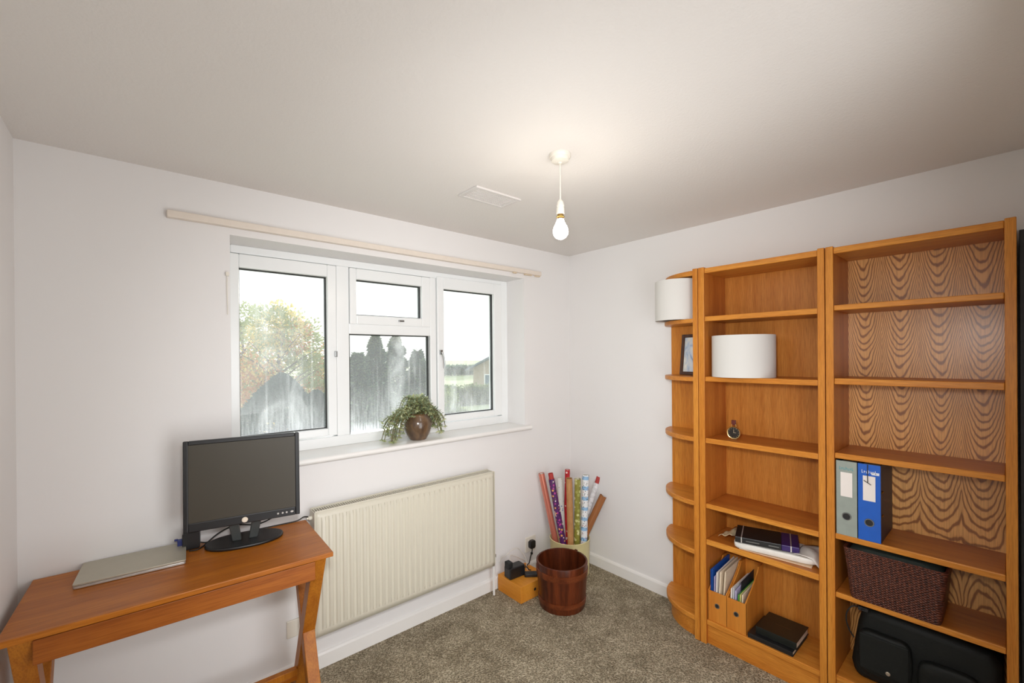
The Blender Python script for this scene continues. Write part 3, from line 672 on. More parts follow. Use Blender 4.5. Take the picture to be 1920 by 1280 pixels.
m = MB(); m.box(-.09, .09, -.140, -.0655, 0, .028); lab(m.build('cover', plain('purple_board', (.035, .012, .12, 1), .35), bkk, bevel=.002, world=False), 'deep purple end of the cover')
for ya in (-.108, .108): m = MB(); m.box(-.0905, .0905, ya, ya+.005, -.0003, .0285); m.build('band', plain('silver_band', (.7, .68, .66, 1), .3, .6), bkk, world=False)
for ya, yb in ((.03, .09), (-.055, -.01)): m = MB(); m.box(-.0905, -.0900, ya, yb, .010, .014); m.build('title_line', STEEL, bkk, world=False)

# ------------------------------------------------------------------ desk
A_D = math.radians(-2.4)
dk = thing('desk', 'narrow oak desk with crossed trestle legs and one long drawer', 'desk', (-2.943, -.008, 0), A_D)
DW, DD, DZ = .925, .462, .797   # local: x along wall, -y towards the room
m = MB(); m.box(0, DW, -DD, 0, DZ-.020, DZ); m.build('desk_top', DESKT, dk, bevel=.003, world=False)
m = MB(); m.box(.07, DW-.06, -.045, -.027, DZ-.115, DZ-.0202); m.box(.07, .088, -DD+.05, -.045, DZ-.115, DZ-.0202); m.box(DW-.078, DW-.06, -DD+.05, -.045, DZ-.115, DZ-.0202); m.build('apron', DESKT, dk, world=False)
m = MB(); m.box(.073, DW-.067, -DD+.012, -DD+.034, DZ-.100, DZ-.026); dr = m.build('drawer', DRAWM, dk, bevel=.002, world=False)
m = MB(); m.box(.09, DW-.082, -DD+.034, -.05, DZ-.098, DZ-.092); m.build('drawer_bottom', DESKT, dr, world=False)
def xleg(x0, x1):
    zt = DZ-.0205; w_ = .058
    def slant(ya, yb, zt_, zb_, xa, xb, nm='leg'):
        m = MB(); m.prism([(ya-w_/2, zt_), (ya+w_/2, zt_), (yb+w_/2, zb_), (yb-w_/2, zb_)], xa, xb, 'x'); return m.build(nm, DESKL, dk, bevel=.002, world=False)
    yf, yb = -DD+.042, -.045
    slant(yf, yb, zt, 0, x0, x1)          # front top to back foot
    slant(yb, yf, zt, 0, x0+.0015, x1-.0015)   # back top to front foot
xleg(.022, .074); xleg(DW-.076, DW-.024)
m = MB(); m.box(.075, DW-.077, -.165, -.135, .150, .180); m.build('stretcher', DESKL, dk, bevel=.002, world=False)
m = MB(); m.box(.075, DW-.077, -.162, -.138, .128, .1499); m.build('stretcher', DESKT, dk, bevel=.002, world=False)
# laptop
lp = thing('laptop', 'closed silver laptop lying on the left of the desk', 'laptop', (-2.66, -.118, DZ), math.radians(-4))
SIL = plain('silver_lid', srgb(178, 172, 155), .35, .35, var=.02)
m = MB(); m.prism(rrect(.318, .210, .008, 5), .0115, .0185); m.build('lid', SIL, lp, bevel=.0012, world=False)
m = MB(); m.prism(rrect(.316, .206, .008, 5), .0015, .0098); m.build('base', plain('laptop_base', (.62, .62, .6, 1), .3, .6), lp, bevel=.001, world=False)
m = MB(); m.prism(rrect(.308, .198, .008, 5), .0090, .0120); m.build('gap', BLACKM, lp, world=False)
for qx in (-.13, .13):
    for qy in (-.08, .08): m = MB(); m.lathe([(0, 0), (.006, 0), (.006, .0016), (0, .0016)], c=(qx, qy, 0), n=12); m.build('foot', BLACKM, lp, world=False)
# monitor
mo = thing('monitor', 'black square computer monitor on an oval stand on the desk', 'monitor', (-2.293, -.140, DZ), math.radians(-10))
m = MB(); m.prism([(.148*math.copysign(abs(math.cos(a_))**.8, math.cos(a_)), .090*math.sin(a_)) for a_ in [2*PI*i/48 for i in range(48)]], 0, .014)
m.build('base', BLACK, mo, bevel=.006, seg=3, world=False, smooth=True)
for sgn in (-1, 1):
    m = MB(); a0 = .030*sgn; a1 = .062*sgn
    vs = [(a0-.017, -.014, .013), (a0+.017, -.014, .013), (a0+.017, .014, .013), (a0-.017, .014, .013), (a1-.020, -.026, .20), (a1+.020, -.026, .20), (a1+.020, -.004, .20), (a1-.020, -.004, .20)]
    m.add(vs, [(3, 2, 1, 0), (4, 5, 6, 7), (0, 1, 5, 4), (1, 2, 6, 5), (2, 3, 7, 6), (3, 0, 4, 7)]); m.build('stand_arm', plain('grey_stand', (.045, .05, .048, 1), .4), mo, bevel=.003, world=False)
MW, MH, MZ0 = .424, .368, .098
Tm = Matrix.Translation((0, -.045, MZ0)) @ Matrix.Rotation(math.radians(-2), 4, 'X')
m = MB(); b_ = .017
m.box(-MW/2, -MW/2+b_, -.022, 0, 0, MH, Tm); m.box(MW/2-b_, MW/2, -.022, 0, 0, MH, Tm); m.box(-MW/2+b_, MW/2-b_, -.022, 0, MH-b_, MH, Tm); m.box(-MW/2+b_, MW/2-b_, -.022, 0, 0, .036, Tm)
bz = m.build('bezel', BLACK, mo, bevel=.003, world=False)
m = MB(); m.box(-MW/2+.006, MW/2-.006, 0, .018, .006, MH-.006, Tm); m.box(-.14, .14, .018, .036, .06, .30, Tm); m.build('housing', BLACK, mo, bevel=.005, world=False)
t = NT('screen'); m = MB(); m.box(-MW/2+b_-.001, MW/2-b_+.001, -.019, -.010, .035, MH-b_+.001, Tm)
m.build('screen', t.pbr((.050, .042, .029, 1), .42, spec=.4), mo, world=False)
m = MB(); m.lathe([(0, .004), (.009, .0035), (.0115, .001), (.0115, 0)], n=28, T=Tm @ Matrix.Translation((0, -.022, .016)) @ Matrix.Rotation(PI/2, 4, 'X')); lab(m.build('badge', plain('badge_cream', srgb(226, 214, 196), .35), bz, world=False, smooth=True), 'round cream badge')
for k, xx in enumerate((.125, .143, .159, .180)):
    m = MB(); m.lathe([(0, .002), (.0035, .002), (.0042, 0)], n=14, T=Tm @ Matrix.Translation((xx, -.022, .018)) @ Matrix.Rotation(PI/2, 4, 'X') @ Matrix.Diagonal((1.6 if k == 3 else 1, 1, 1, 1))); m.build('button', plain('button_silver', srgb(205, 200, 195), .3, .3), bz, world=False, smooth=True)
# adapter and cables on desk
ad = thing('video_adapter', 'small black adapter block with a blue plug behind the laptop', 'adapter', (-2.478, -.064, DZ), math.radians(-8))
m = MB(); m.prism(rrect(.060, .072, .008, 4), -.026, .026, 'y', Matrix.Translation((0, 0, .0365))); m.build('body', BLACK, ad, bevel=.003, world=False)
m = MB(); m.cbox((-.037, 0, .028), (.022, .016, .032)); m.cbox((-.052, 0, .044), (.012, .008, .008)); m.cbox((-.052, 0, .014), (.012, .008, .008)); lab(m.build('plug', plain('vga_blue', (.02, .03, .16, 1), .4), ad, bevel=.002, world=False), 'dark blue plug with screws')
zc_ = DZ+.0032
m = MB(); m.tube(smoothpath([(-2.452, -.06, zc_+.012), (-2.42, -.055, zc_), (-2.37, -.04, zc_), (-2.32, -.035, zc_), (-2.22, -.038, zc_), (-2.12, -.045, zc_), (-2.06, -.052, zc_+.002), (-2.03, -.05, zc_+.012), (-2.008, -.03, DZ+.006), (-1.992, -.012, DZ-.005)]), .0028, 8)
tag(m.build('power_cable', BLACKM, smooth=True), 'black cable trailing along the back edge of the desk towards the radiator', 'cable')
m = MB(); m.tube(smoothpath([(-2.49, -.105, zc_), (-2.462, -.112, zc_), (-2.435, -.080, zc_), (-2.39, -.045, zc_+.02), (-2.345, -.03, zc_+.034), (-2.30, -.022, zc_+.036), (-2.235, -.022, zc_+.02), (-2.19, -.05, zc_+.035), (-2.14, -.12, zc_+.085), (-2.125, -.155, zc_+.11)]), .003, 8)
tag(m.build('monitor_cable', BLACKM, smooth=True), 'black lead looping behind the monitor stand', 'cable')
# socket behind desk leg
m = MB(); m.box(-2.10, -2.015, -.010, -.0005, .215, .300); tag(m.build('wall_socket', PLASTW, bevel=.003), 'white wall socket half hidden behind the right desk legs', 'socket')

# ------------------------------------------------------------------ corner: socket, box, adapters, bucket, bin, rolls
ws = thing('wall_socket', 'white wall socket with a black plug right of the radiator', 'socket', (-.455, 0, .16))
m = MB(); m.box(-.505, -.405, -.010, -.0005, .160, .268); m.build('plate', PLASTW, ws, bevel=.003)
m = MB(); m.cbox((-.478, -.0125, .250), (.012, .006, .018)); m.build('switch', PLASTW, ws, bevel=.001)
pg = thing('mains_plug', 'black three pin plug and lead in the wall socket above the orange box', 'plug', (-.462, -.012, .19))
m = MB(); m.prism(rrect(.050, .058, .014, 5), -.040, -.0105, 'y', Matrix.Translation((-.458, 0, .218))); m.build('body', BLACK, pg, bevel=.004)
m = MB(); m.tube(smoothpath([(-.458, -.028, .190), (-.463, -.03, .165), (-.485, -.038, .140), (-.51, -.055, .122), (-.54, -.075, .1165), (-.575, -.085, .118)]), .0038, 8); m.cbox((-.47, -.034, .157), (.014, .01, .014)); m.build('lead', BLACKM, pg, smooth=True)
# wooden magazine file lying down
ob = thing('wooden_box', 'orange wooden box lying on the carpet beside the bucket', 'box', (-.65, -.15, 0))
OB = oak('orange_ply', 'y', (222, 150, 56), (206, 130, 42), .42, .6, 8, .4)
m = MB(); m.box(-.785, -.530, -.266, -.030, .001, .108); m.build('body', OB, ob, bevel=.002)
m = MB(); m.lathe([(0, .0006), (.010, .0006), (.010, 0)], n=20, T=Matrix.Translation((-.66, -.266, .055)) @ Matrix.Rotation(PI/2, 4, 'X')); lab(m.build('finger_hole', BLACKM, ob), 'dark round finger hole')
pa = thing('power_adapter', 'chunky black power adapter on top of the orange box', 'adapter', (-.70, -.12, .108))
Tp = Matrix.Translation((-.712, -.125, .1085)) @ Matrix.Rotation(math.radians(-4), 4, 'Z')
m = MB(); m.box(-.066, .062, -.036, .036, 0, .075, Tp); m.build('body', BLACK, pa, bevel=.008, seg=3)
m = MB(); m.box(-.067, -.030, -.020, .030, .060, .108, Tp); m.build('plug', BLACKM, pa, bevel=.006, seg=3)
m = MB(); m.tube(smoothpath([Tp @ Vector((.062, 0, .03)), Tp @ Vector((.095, -.005, .034)), Tp @ Vector((.112, -.012, .012)), Tp @ Vector((.13, -.01, .004))]), .0036, 8); m.build('lead', BLACKM, pa, smooth=True)
Tq = Matrix.Translation((-.625, -.200, .1085)) @ Matrix.Rotation(math.radians(-38), 4, 'Z')
m = MB(); m.prism(rrect(.105, .050, .012, 5), 0, .020, 'z', Tq); tag(m.build('handset', BLACK, bevel=.004, seg=3), 'flat black handset lying on the orange box in front of the adapter', 'handset')
m = MB(); m.tube(smoothpath([(-.79, -.055, .20), (-.76, -.04, .215), (-.71, -.03, .212), (-.665, -.028, .232), (-.61, -.03, .235), (-.575, -.03, .205), (-.552, -.055, .160), (-.562, -.075, .135), (-.58, -.10, .1115), (-.60, -.13, .1105)]), .0018, 6)
m.tube(smoothpath([(-.74, -.12, .190), (-.70, -.06, .215), (-.64, -.03, .19), (-.59, -.04, .16), (-.55, -.055, .135), (-.55, -.09, .112)]), .0016, 6)
tag(m.build('white_cable', PLASTW, smooth=True), 'thin tangled white cable looping above the orange box', 'cable')
# bucket
BK = thing('wooden_bucket', 'dark reddish wooden bucket standing on the carpet in front of the cream bin', 'bucket', (-.575, -.43, 0))
STV = oak('bucket_stave', 'z', (106, 50, 24), (56, 22, 11), .34, .8, 9)
HOOP = oak('bucket_hoop', 'x', (122, 62, 32), (84, 38, 18), .34, .8, 11)
n = 16
m = MB(); vs = []; fs = []; NN = n*6
def bR(z): return .146 + .020*(z/.285)
prof = []
for k in range(NN):
    a_ = 2*PI*k/NN; g = .0022 if k % 6 == 0 else 0
    prof.append((a_, g))
lev = [0, .004, .1, .2, .281, .285]
for z in lev:
    for a_, g in prof: r_ = bR(z)-g-(.002 if z in (0, .285) else 0); vs.append((-.575+r_*math.cos(a_), -.43+r_*math.sin(a_), z+.001))
for z in (.285, .28, .015):
    for a_, g in prof: r_ = bR(z)-.013; vs.append((-.575+r_*math.cos(a_), -.43+r_*math.sin(a_), z+.001))
for j in range(8):
    for i in range(NN): fs.append((j*NN+i, j*NN+(i+1) % NN, (j+1)*NN+(i+1) % NN, (j+1)*NN+i))
fs.append(tuple(range(8*NN, 9*NN))[::-1]); fs.append(tuple(range(NN))[::-1])
m.add(vs, fs); m.build('staves', STV, BK, smooth=True)
for z0, z1 in ((.205, .245), (.036, .066)):
    m = MB(); m.lathe([(bR(z0)-.001, z0), (bR(z0)+.0045, z0+.002), (bR(z1)+.0045, z1-.002), (bR(z1)-.001, z1)], c=(-.575, -.43, .001), n=64); m.build('hoop', HOOP, BK, smooth=True)
m = MB(); m.cbox((-.575+.172*math.cos(.15), -.43+.172*math.sin(.15)-.0, .272), (.012, .02, .03)); m.build('lug', STV, BK, bevel=.002)
# cream bin
BX, BY, BR = -.220, -.182, .146
bn = thing('cream_bin', 'round cream bin full of wrapping paper rolls in the room corner', 'bin', (BX, BY, 0))
m = MB(); m.lathe([(BR-.012, .001), (BR-.006, .004), (BR, .25), (BR+.003, .254), (BR-.002, .256), (BR-.005, .25), (BR-.012, .012), (0, .012)], c=(BX, BY, 0), n=56, caps=(True, False)); m.build('body', plain('cream_plastic', srgb(226, 214, 160), .4, var=.02), bn, smooth=True)

def ptex(kind):
    t = NT('paper_'+kind)
    if kind == 'copper': return t.pbr(t.ramp(t.noise(t.obj((30, 30, 3)), 1, 2), [(.3, srgb(216, 126, 110)), (.7, srgb(232, 150, 130))]), .3, .6)
    if kind in ('floral', 'greenfloral', 'redprint', 'whiteprint'):
        vo = t.n('TexVoronoi'); vo.inputs['Scale'].default_value = {'floral': 62, 'greenfloral': 40, 'redprint': 60, 'whiteprint': 70}[kind]; t.l(t.obj(), vo.inputs['Vector'])
        hs = t.xyz(vo.outputs['Color'])
        pal = {'floral': [(0, srgb(70, 34, 86)), (.3, srgb(232, 176, 96)), (.48, srgb(190, 70, 150)), (.62, srgb(240, 226, 220)), (.75, srgb(110, 120, 60)), (.88, srgb(96, 40, 110))],
               'greenfloral': [(0, srgb(168, 168, 92)), (.35, srgb(206, 206, 140)), (.6, srgb(150, 148, 66)), (.8, srgb(222, 216, 160))],
               'redprint': [(0, srgb(180, 30, 40)), (.5, srgb(200, 44, 50)), (.8, srgb(240, 220, 215))],
               'whiteprint': [(0, srgb(222, 222, 218)), (.6, srgb(226, 226, 222)), (.82, srgb(190, 180, 130)), (.92, srgb(150, 160, 190))]}[kind]
        c = t.ramp(hs[0], pal, 'CONSTANT')
        base = {'floral': srgb(92, 44, 104), 'greenfloral': srgb(142, 138, 60), 'redprint': srgb(186, 34, 44), 'whiteprint': srgb(228, 228, 224)}[kind]
        k_ = t.ramp(vo.outputs['Distance'], [(.42, (0, 0, 0)), (.5, (1, 1, 1))])
        return t.pbr(t.mix(k_, c, base), .35)
    if kind == 'kraft': return t.pbr(t.ramp(t.noise(t.obj((60, 60, 20)), 1, 3), [(.3, srgb(172, 122, 72)), (.7, srgb(188, 140, 90))]), .6)
    if kind == 'brown': return t.pbr(t.ramp(t.noise(t.obj((90, 90, 5)), 1, 3), [(.3, srgb(140, 84, 40)), (.7, srgb(164, 104, 54))]), .55)
    if kind == 'winter':
        O = t.xyz(t.obj()); fz_ = t.math('FRACT', t.math('MULTIPLY', O[2], 13.5))
        nn = t.noise(t.obj((60, 60, 8)), 1, 2)
        band = t.ramp(t.math('ADD', fz_, t.math('MULTIPLY', t.math('SUBTRACT', nn, .5), .3)), [(0, srgb(150, 190, 225)), (.3, srgb(150, 190, 225)), (.34, srgb(232, 234, 236)), (1, srgb(232, 234, 236))], 'CONSTANT')
        vo = t.n('TexVoronoi'); vo.inputs['Scale'].default_value = 1; t.l(t.obj((95, 95, 55)), vo.inputs['Vector'])
        dots = t.ramp(vo.outputs['Distance'], [(.20, (1, 1, 1)), (.26, (0, 0, 0))])
        c = t.mix(dots, band, srgb(34, 50, 62))
        vr = t.n('TexVoronoi'); vr.inputs['Scale'].default_value = 1; t.l(t.obj((60, 60, 42), loc=(.3, .2, .6)), vr.inputs['Vector'])
        c = t.mix(t.ramp(vr.outputs['Distance'], [(.13, (1, 1, 1)), (.17, (0, 0, 0))]), c, srgb(190, 60, 66))
        return t.pbr(c, .4)
    if kind == 'clear':
        p = t.n('BsdfPrincipled'); p.inputs['Base Color'].default_value = (.92, .92, .94, 1); p.inputs['Roughness'].default_value = .2
        tr_ = t.n('BsdfTransparent'); mx_ = t.n('MixShader'); nn = t.noise(t.obj((20, 20, 30)), 1, 3, .6, 1)
        t.l(t.ramp(nn, [(.35, (.45, .45, .45)), (.7, (.9, .9, .9))]), mx_.inputs[0]); t.l(tr_.outputs[0], mx_.inputs[1]); t.l(p.outputs[0], mx_.inputs[2]); t.l(mx_.outputs[0], t.out.inputs[0]); return t.m
CORE = plain('card_core', srgb(150, 106, 66), .7)
def at_depth(px, py, d_):
    r_ = ray(px, py); return CAM + r_ * d_     # d_ = distance along the view axis
def roll(top, bot, r, kind, label, cap=None, caplen=0):
    """top and bottom centre points in the room"""
    top = Vector(top); bot = Vector(bot); ax = (top-bot); L = ax.length
    q = ax.normalized().to_track_quat('Z', 'Y').to_matrix().to_4x4(); T_ = Matrix.Translation(bot) @ q
    o = bpy.data.objects.new('wrapping_paper_roll', None); COL.objects.link(o); o.matrix_world = T_; WM[o] = T_; o.empty_display_size = .03
    o['label'] = label; o['category'] = 'wrapping paper roll'; o['group'] = 'wrapping paper rolls in the cream bin'
    m = MB(); n_ = 28; m.lathe([(r, 0), (r, L), (r-.0012, L), (r-.0012, L-.06), ], n=n_, caps=(True, False)); m.build('paper', ptex(kind), o, world=False, smooth=True)
    # spiral end
    m = MB(); vs = []; fs = []; K = 60
    for i in range(K+1):
        a_ = 2*PI*2.6*i/K; rr = (r-.002) - (r*.45)*i/K
        vs += [(rr*math.cos(a_), rr*math.sin(a_), L-.003), (rr*math.cos(a_), rr*math.sin(a_), L-.08)]
    for i in range(K): fs.append((2*i, 2*i+2, 2*i+3, 2*i+1))
    m.add(vs, fs); m.build('inner_layers', CORE if kind in ('kraft', 'brown') else plain('paper_inside', srgb(214, 206, 196), .6), o, world=False, smooth=True)
    if cap:
        m = MB(); m.lathe([(r*.8, L-.02), (r*.8, L+caplen), (r*.7, L+caplen), (r*.7, L-.02)], n=24); lab(m.build('core', cap, o, world=False, smooth=True), 'core tube sticking out of the top')
    return o
def bp(dx, dy, z=.0165): return (BX+dx, BY+dy, z)
# view-aligned axes at the bin: right = Rt, forward = Fw
def rl(px, py, dep, bx, bd, r, *a, **k):
    b0 = Vector((BX, BY, .026)) + Vector((Rt.x, Rt.y, 0))*bx + Vector((Fw.x, Fw.y, 0))*bd
    return roll(at_depth(px, py, dep), b0, r, *a, **k)
dC = (Vector((BX, BY, 0))-CAM).dot(Fw)
REDC = plain('red_core', srgb(176, 56, 52), .5)
rl(1015, 887, dC-.030, -.066, -.012, .0220, 'copper', 'metallic copper roll, leftmost in the cream bin')
rl(1034, 897, dC-.035, -.018, -.026, .0230, 'floral', 'purple floral roll beside the copper one', cap=REDC, caplen=.04)
rl(1050, 895, dC+.070, -.037, .052, .0210, 'whiteprint', 'pale speckled roll behind the purple floral one')
rl(1064, 880, dC+.092, -.022, .095, .0190, 'redprint', 'red printed roll rising behind the tan paper roll')
rl(1067, 896, dC-.075, .000, -.075, .0225, 'kraft', 'plain tan paper roll at the front of the bin', )
rl(1083, 897, dC-.030, .045, -.030, .0225, 'greenfloral', 'olive green patterned roll right of the tan one')
rl(1098, 889, dC-.045, .090, -.045, .0240, 'winter', 'white and pale blue winter print roll')
rl(1119, 905, dC+.072, .015, .070, .0200, 'clear', 'clear cellophane roll with a red core behind the leaning brown roll', cap=REDC, caplen=.05)
rl(1131, 929, dC+.020, .004, .022, .0265, 'brown', 'brown paper roll leaning far to the right')

# ------------------------------------------------------------------ potted plant on the sill
PCX, PCY, PZ = -1.335, .060, OZ0+.0006
pl = thing('potted_plant', 'trailing succulent in a glazed brown pot on the window sill', 'potted plant', (PCX, PCY, PZ))
m = MB(); m.lathe([(0, 0), (.048, 0), (.052, .004), (.066, .03), (.080, .065), (.085, .095), (.078, .125), (.064, .146), (.062, .152), (.067, .158), (.063, .160), (.056, .152), (.055, .13), (0, .13)], c=(PCX, PCY, PZ), n=48)
t = NT('brown_glaze'); pn = t.noise(t.obj((18, 18, 12)), 1, 4, .6, .5)
m.build('pot', t.pbr(t.ramp(pn, [(.3, srgb(66, 48, 38)), (.55, srgb(100, 78, 58)), (.75, srgb(128, 98, 66))]), .2, spec=.7), pl, smooth=True)
m = MB(); m.lathe([(0, .138), (.056, .136)], c=(PCX, PCY, PZ), n=24); m.build('soil', plain('soil', (.03, .02, .012, 1), .9), pl)
random.seed(21)
stems = MB(); lv = {0: MB(), 1: MB()}
top = Vector((PCX, PCY, PZ+.150))
specs = []
for i in range(46):
    a_ = random.uniform(0, 2*PI); specs.append((a_, random.uniform(.03, .12), random.uniform(.05, .16), random.uniform(-.02, .085)))
for i in range(34):   # trailing to the left along the sill and over its edge
    a_ = PI + random.uniform(-.75, .62); specs.append((a_, random.uniform(.10, .225), random.uniform(.02, .08), random.uniform(-.17, .0)))
for i in range(18):
    a_ = random.uniform(-.8, .2); specs.append((a_, random.uniform(.09, .19), random.uniform(.01, .06), random.uniform(-.12, -.02)))
for k, (a_, R_, hgt, drop) in enumerate(specs):
    d_ = Vector((math.cos(a_), math.sin(a_)*.72, 0))
    end = top + d_*R_ + Vector((0, 0, drop))
    if end.y > .150: end.y = .150
    if end.y > -.045 and end.z < OZ0+.02: end.z = OZ0+.02
    p0 = top + d_*.02; P = bez(p0, p0 + d_*R_*.25 + Vector((0, 0, hgt)), top + d_*R_*.85 + Vector((0, 0, hgt*.8)), end, 12)
    for q in P:
        rr = math.hypot(q.x-PCX, q.y-PCY)
        q.y = min(q.y, .165)
    stems.tube(P, .0022, 6)
    for i in range(2, len(P)):
        tdir = (P[i]-P[i-1]).normalized()
        for s_ in range(3):
            ang = random.uniform(0, 2*PI); o1 = tdir.orthogonal().normalized(); o2 = tdir.cross(o1)
            dd = (tdir*.55 + o1*math.cos(ang) + o2*math.sin(ang) + Vector((0, 0, .15))).normalized()
            L_ = random.uniform(.017, .030)
            if P[i].y + dd.y*L_ > .172: dd.y = -abs(dd.y)
            lv[random.random() < .35].leaf(P[i], dd, Vector((0, 0, 1)), L_, L_*.24, .35)
    for s_ in range(6):
        ang = s_*PI/3; dd = (tdir*.8 + o1*math.cos(ang) + o2*math.sin(ang)).normalized(); 
        if P[-1].y + dd.y*.02 < .172: lv[1].leaf(P[-1], dd, Vector((0, 0, 1)), .020, .005, .3)
def leafmat(name, c1, c2, trans=.35, rough=.4):
    t = NT(name); nn = t.noise(t.obj((14, 14, 14)), 1, 3); c = t.ramp(nn, [(.35, c1), (.65, c2)])
    p = t.n('BsdfPrincipled'); t.l(c, p.inputs['Base Color']); p.inputs['Roughness'].default_value = rough
    tl_ = t.n('BsdfTranslucent'); t.l(c, tl_.inputs[0]); mx_ = t.n('MixShader'); mx_.inputs[0].default_value = trans
    t.l(p.outputs[0], mx_.inputs[1]); t.l(tl_.outputs[0], mx_.inputs[2]); t.l(mx_.outputs[0], t.out.inputs[0]); return t.m
st_ = stems.build('stems', leafmat('stem', srgb(120, 96, 60), srgb(130, 130, 80)), pl, smooth=True)
lv[0].build('foliage', leafmat('leaf_green', srgb(130, 146, 112), srgb(186, 198, 166)), pl)
lab(lv[1].build('foliage', leafmat('leaf_pale', srgb(160, 170, 112), srgb(222, 224, 180)), pl), 'paler yellowish leaves')

# ------------------------------------------------------------------ outside
GZ = -2.6
t = NT('lawn'); g1 = t.noise(t.obj((.25, .25, .25)), 1, 4, .6); g2 = t.noise(t.obj((9, 9, 9)), 1, 2)
GR = t.pbr(t.ramp(t.math('ADD', t.math('MULTIPLY', g1, .7), t.math('MULTIPLY', g2, .3)), [(.35, srgb(150, 158, 110)), (.65, srgb(196, 190, 140))]), .9)
m = MB(); m.box(-120, 260, .6, 380, GZ-.2, GZ); struct(m.build('ground', GR), 'pale lawn and fields outside the window', 'ground')
def dist(px, py, d_):
    r_ = ray(px, py); k_ = d_/math.hypot(r_.x, r_.y); return CAM + r_*k_
def gp(px, d_): p = dist(px, 670, d_); return Vector((p.x, p.y, GZ))
def tree(name, label, cat, px, d_, ht, rx, shape, cols, nleaf, ls, clumps=12, seed=1, base=0.0, fine=False):
    random.seed(seed); c = gp(px, d_)
    o = thing(name, label, cat, tuple(c))
    m = MB(); m.tube([c, c+Vector((.03*ht, 0, ht*.4)), c+Vector((0, 0, ht*.85))], [ht*.03, ht*.02, ht*.006], 8)
    if shape == 'round':
        for k in range(9):
            a_ = random.uniform(0, 2*PI); s0 = c+Vector((0, 0, ht*random.uniform(.25, .6))); e0 = s0+Vector((math.cos(a_)*rx*.8, math.sin(a_)*rx*.8, ht*.25)); m.tube([s0, (s0+e0)/2+Vector((0, 0, .1)), e0], [ht*.010, ht*.006, ht*.002], 6)
    m.build('trunk', BARK, o, smooth=True)
    mats = [MB() for _ in cols]
    cl_ = []
    for k in range(clumps):
        if shape == 'round':
            a_ = random.uniform(0, 2*PI); zz = random.uniform(base+.12, 1.0); rr = rx*math.sqrt(max(0.05, 1-((zz-.55)/.5)**2))*random.uniform(.3, .85)
            cl_.append((c+Vector((math.cos(a_)*rr, math.sin(a_)*rr, ht*zz*.92)), rx*random.uniform(.28, .5)))
    for i in range(nleaf):
        if shape == 'cone':      # broad leafy dome/cone shell
            u_ = random.random()**.8; a_ = random.uniform(0, 2*PI); zz = u_; prof = (1-zz**1.6)**.75
            rr = rx*prof*random.uniform(.80, 1.0)*(1+.10*math.sin(a_*3+zz*7)); p = c+Vector((math.cos(a_)*rr, math.sin(a_)*rr, ht*zz)); ci = 0
            outd = Vector((math.cos(a_), math.sin(a_), .5))
        elif shape == 'spire':
            zz = random.random()**.9; a_ = random.uniform(0, 2*PI); lay = .75+.25*math.sin(zz*46+a_*1.0); rr = rx*(1-zz)**.7*lay*random.uniform(.55, 1.0)
            p = c+Vector((math.cos(a_)*rr, math.sin(a_)*rr, ht*(base+zz*(1-base)))); ci = 0; outd = Vector((math.cos(a_), math.sin(a_), -.2))
        else:
            ci_ = random.randrange(len(cl_)); cc_, cr_ = cl_[ci_]; v_ = Vector((random.gauss(0, 1), random.gauss(0, 1), random.gauss(0, 1))).normalized()
            p = cc_ + v_*cr_*random.uniform(.6, 1.05); ci = ci_; outd = v_
        d0 = (outd.normalized()+Vector((random.uniform(-.7, .7), random.uniform(-.7, .7), random.uniform(-.7, .7)))).normalized()
        mats[ci % len(cols) if shape == 'round' else random.randrange(len(cols))].leaf(p, d0, Vector((random.random(), random.random(), 1)), ls*random.uniform(.7, 1.3), ls*.3, .2)
    for mm, cm in zip(mats, cols):
        if mm.v: mm.build('crown', cm, o)
    return o
BARK = plain('bark', srgb(110, 96, 84), .9)
LY = leafmat('leaf_yellow', srgb(224, 196, 104), srgb(240, 220, 150), .5, .6); LO = leafmat('leaf_orange', srgb(206, 140, 80), srgb(226, 176, 120), .5, .6); LG = leafmat('leaf_olive', srgb(150, 160, 104), srgb(190, 194, 140), .45, .6)
LC = leafmat('leaf_conifer', srgb(36, 66, 58), srgb(62, 94, 80), .12, .6); LC2 = leafmat('leaf_conifer_pale', srgb(88, 112, 90), srgb(128, 148, 110), .25, .6); LH = leafmat('leaf_hedge', srgb(104, 124, 70), srgb(160, 168, 104), .4, .6)  # second conifer leaf is simply paler, mixed at random into the crowns
G_ = 'trees beyond the window'
tree('shrub', 'dark domed evergreen shrub seen through the left window pane', 'shrub', 528, 17, 3.55, 1.9, 'cone', [LC, LC], 15000, .16, seed=3)
tree('shrub', 'lower dark evergreen at the right edge of the left pane, beside the domed one', 'shrub', 592, 20.6, 2.7, 1.25, 'cone', [LC, LC], 9000, .16, seed=4)
tree('autumn_tree', 'tall yellow and orange tree behind the domed shrub', 'tree', 520, 28.5, 6.7, 3.0, 'round', [LY, LG, LO, LG], 11000, .22, 26, seed=5)
tree('autumn_tree', 'sparser olive tree at the left edge of the left pane', 'tree', 452, 37, 7.8, 2.8, 'round', [LG, LG, LO], 5200, .22, 20, seed=6)
tree('autumn_tree', 'low orange tree behind the right side of the left pane', 'tree', 600, 36, 5, 2.3, 'round', [LO, LY, LG], 5000, .22, 16, seed=7)
for (px, d_, ht, rx, lb, sd_) in ((670, 15.5, 4.3, 1.1, 'thin conifer at the left side of the middle pane', 11), (704, 20, 5.1, 1.25, 'tallest dark conifer rising in the middle pane', 12), (742, 24.5, 5.3, 1.8, 'broad conifer just right of the tallest one', 13), (783, 17.6, 4.4, 1.1, 'dark conifer at the right side of the middle pane', 14)):
    tree('conifer_tree', lb, 'tree', px, d_, ht, rx, 'spire', [LC, LC2], 8000, .2, seed=sd_, base=.02)
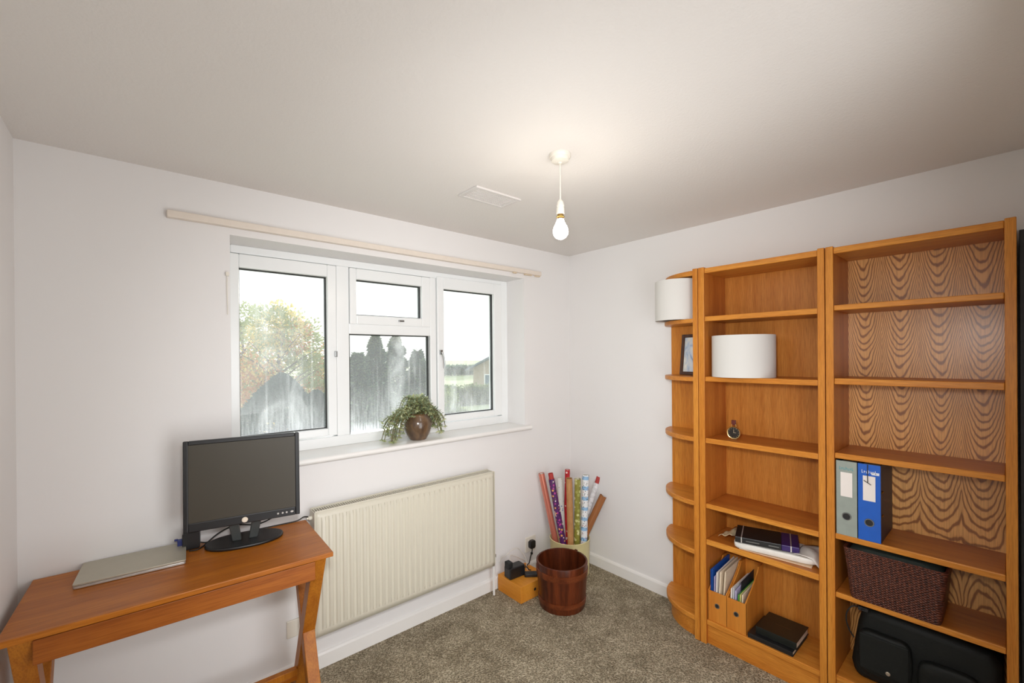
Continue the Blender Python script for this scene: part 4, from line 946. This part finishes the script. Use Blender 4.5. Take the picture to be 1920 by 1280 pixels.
tree('shrub', 'pale bare looking bush at the left of the right pane', 'shrub', 842, 26, 1.9, 1.3, 'round', [LG, LH], 5000, .16, 12, seed=15)
# hedge
random.seed(9); m = MB(); a0 = gp(832, 37); a1 = gp(960, 40)
for i in range(9000):
    u_ = random.random(); p = a0.lerp(a1, u_); p += Vector((random.uniform(-.6, .6), random.uniform(-.6, .6), random.uniform(0, 1.55)+.2*math.sin(u_*20)))
    m.leaf(p, Vector((random.uniform(-1, 1), random.uniform(-1, 1), random.uniform(-.3, 1))), Vector((0, 0, 1)), .25, .07, .2)
tag(m.build('garden_hedge', LH), 'sunlit hedge in front of the house in the right pane', 'hedge')
m = MB(); random.seed(10); a0 = gp(818, 95); a1 = gp(990, 110)
for i in range(6000):
    u_ = random.random(); p = a0.lerp(a1, u_); p += Vector((random.uniform(-1, 1), random.uniform(-1, 1), random.uniform(0, 2.0)))
    m.leaf(p, Vector((random.uniform(-1, 1), random.uniform(-1, 1), random.uniform(-.3, 1))), Vector((0, 0, 1)), .7, .2, .2)
tag(m.build('field_hedgerow', LC2), 'distant dark hedgerow across the field', 'hedge')
# house
hp = gp(945, 50)
ho = thing('house', 'small brick house with a grey pitched roof in the right pane', 'house', tuple(hp), math.radians(28))
BRK = plain('house_wall', srgb(176, 160, 140), .8, var=.08, scale=6)
m = MB(); m.box(-1.9, 7, -3, 3, 0, 2.9); m.prism([(-3, 2.9), (3, 2.9), (0, 4.3)], -1.9, 7, 'x'); m.build('wall', BRK, ho, world=False)
m = MB(); m.prism([(-3.7, 2.55), (-3.7, 2.72), (0, 4.55), (0, 4.36)], -2.6, 7.6, 'x'); m.prism([(3.7, 2.55), (3.7, 2.72), (0, 4.55), (0, 4.36)][::-1], -2.6, 7.6, 'x'); m.build('roof', plain('slate', srgb(96, 112, 120), .6), ho, world=False)
for y0 in (-1.6, .5):
    m = MB(); m.box(-1.96, -1.9, y0, y0+1.1, .95, 2.2); f_ = m.build('window', W_UPVC, ho, world=False)
    m = MB(); m.box(-1.98, -1.961, y0+.1, y0+1.0, 1.05, 2.1); m.build('pane', plain('far_pane', (.12, .18, .22, 1), .1), f_, world=False)
for x0 in (-.9, 1.6):
    m = MB(); m.box(x0, x0+1.3, -3.06, -3.0, .95, 2.2); f_ = m.build('window', W_UPVC, ho, world=False)
    m = MB(); m.box(x0+.1, x0+1.2, -3.08, -3.061, 1.05, 2.1); m.build('pane', plain('far_pane', (.12, .18, .22, 1), .1), f_, world=False)
# low white paling fence below the domed shrub
fe = thing('garden_fence', 'pale paling fence below the domed shrub in the left pane', 'fence', tuple(gp(520, 13)))
a0 = gp(430, 13.0); a1 = gp(640, 12.2); FM = plain('pale_timber', srgb(226, 220, 205), .7)
m = MB()
for i in range(64):
    p = a0.lerp(a1, i/63); m.box(p.x-.022, p.x+.022, p.y-.01, p.y+.01, GZ, GZ+2.02)
m.build('palings', FM, fe)
for zz in (.5, 1.75):
    m = MB(); m.tube([a0+Vector((0, .03, zz)), a1+Vector((0, .03, zz))], .03, 4); m.build('rail', FM, fe)
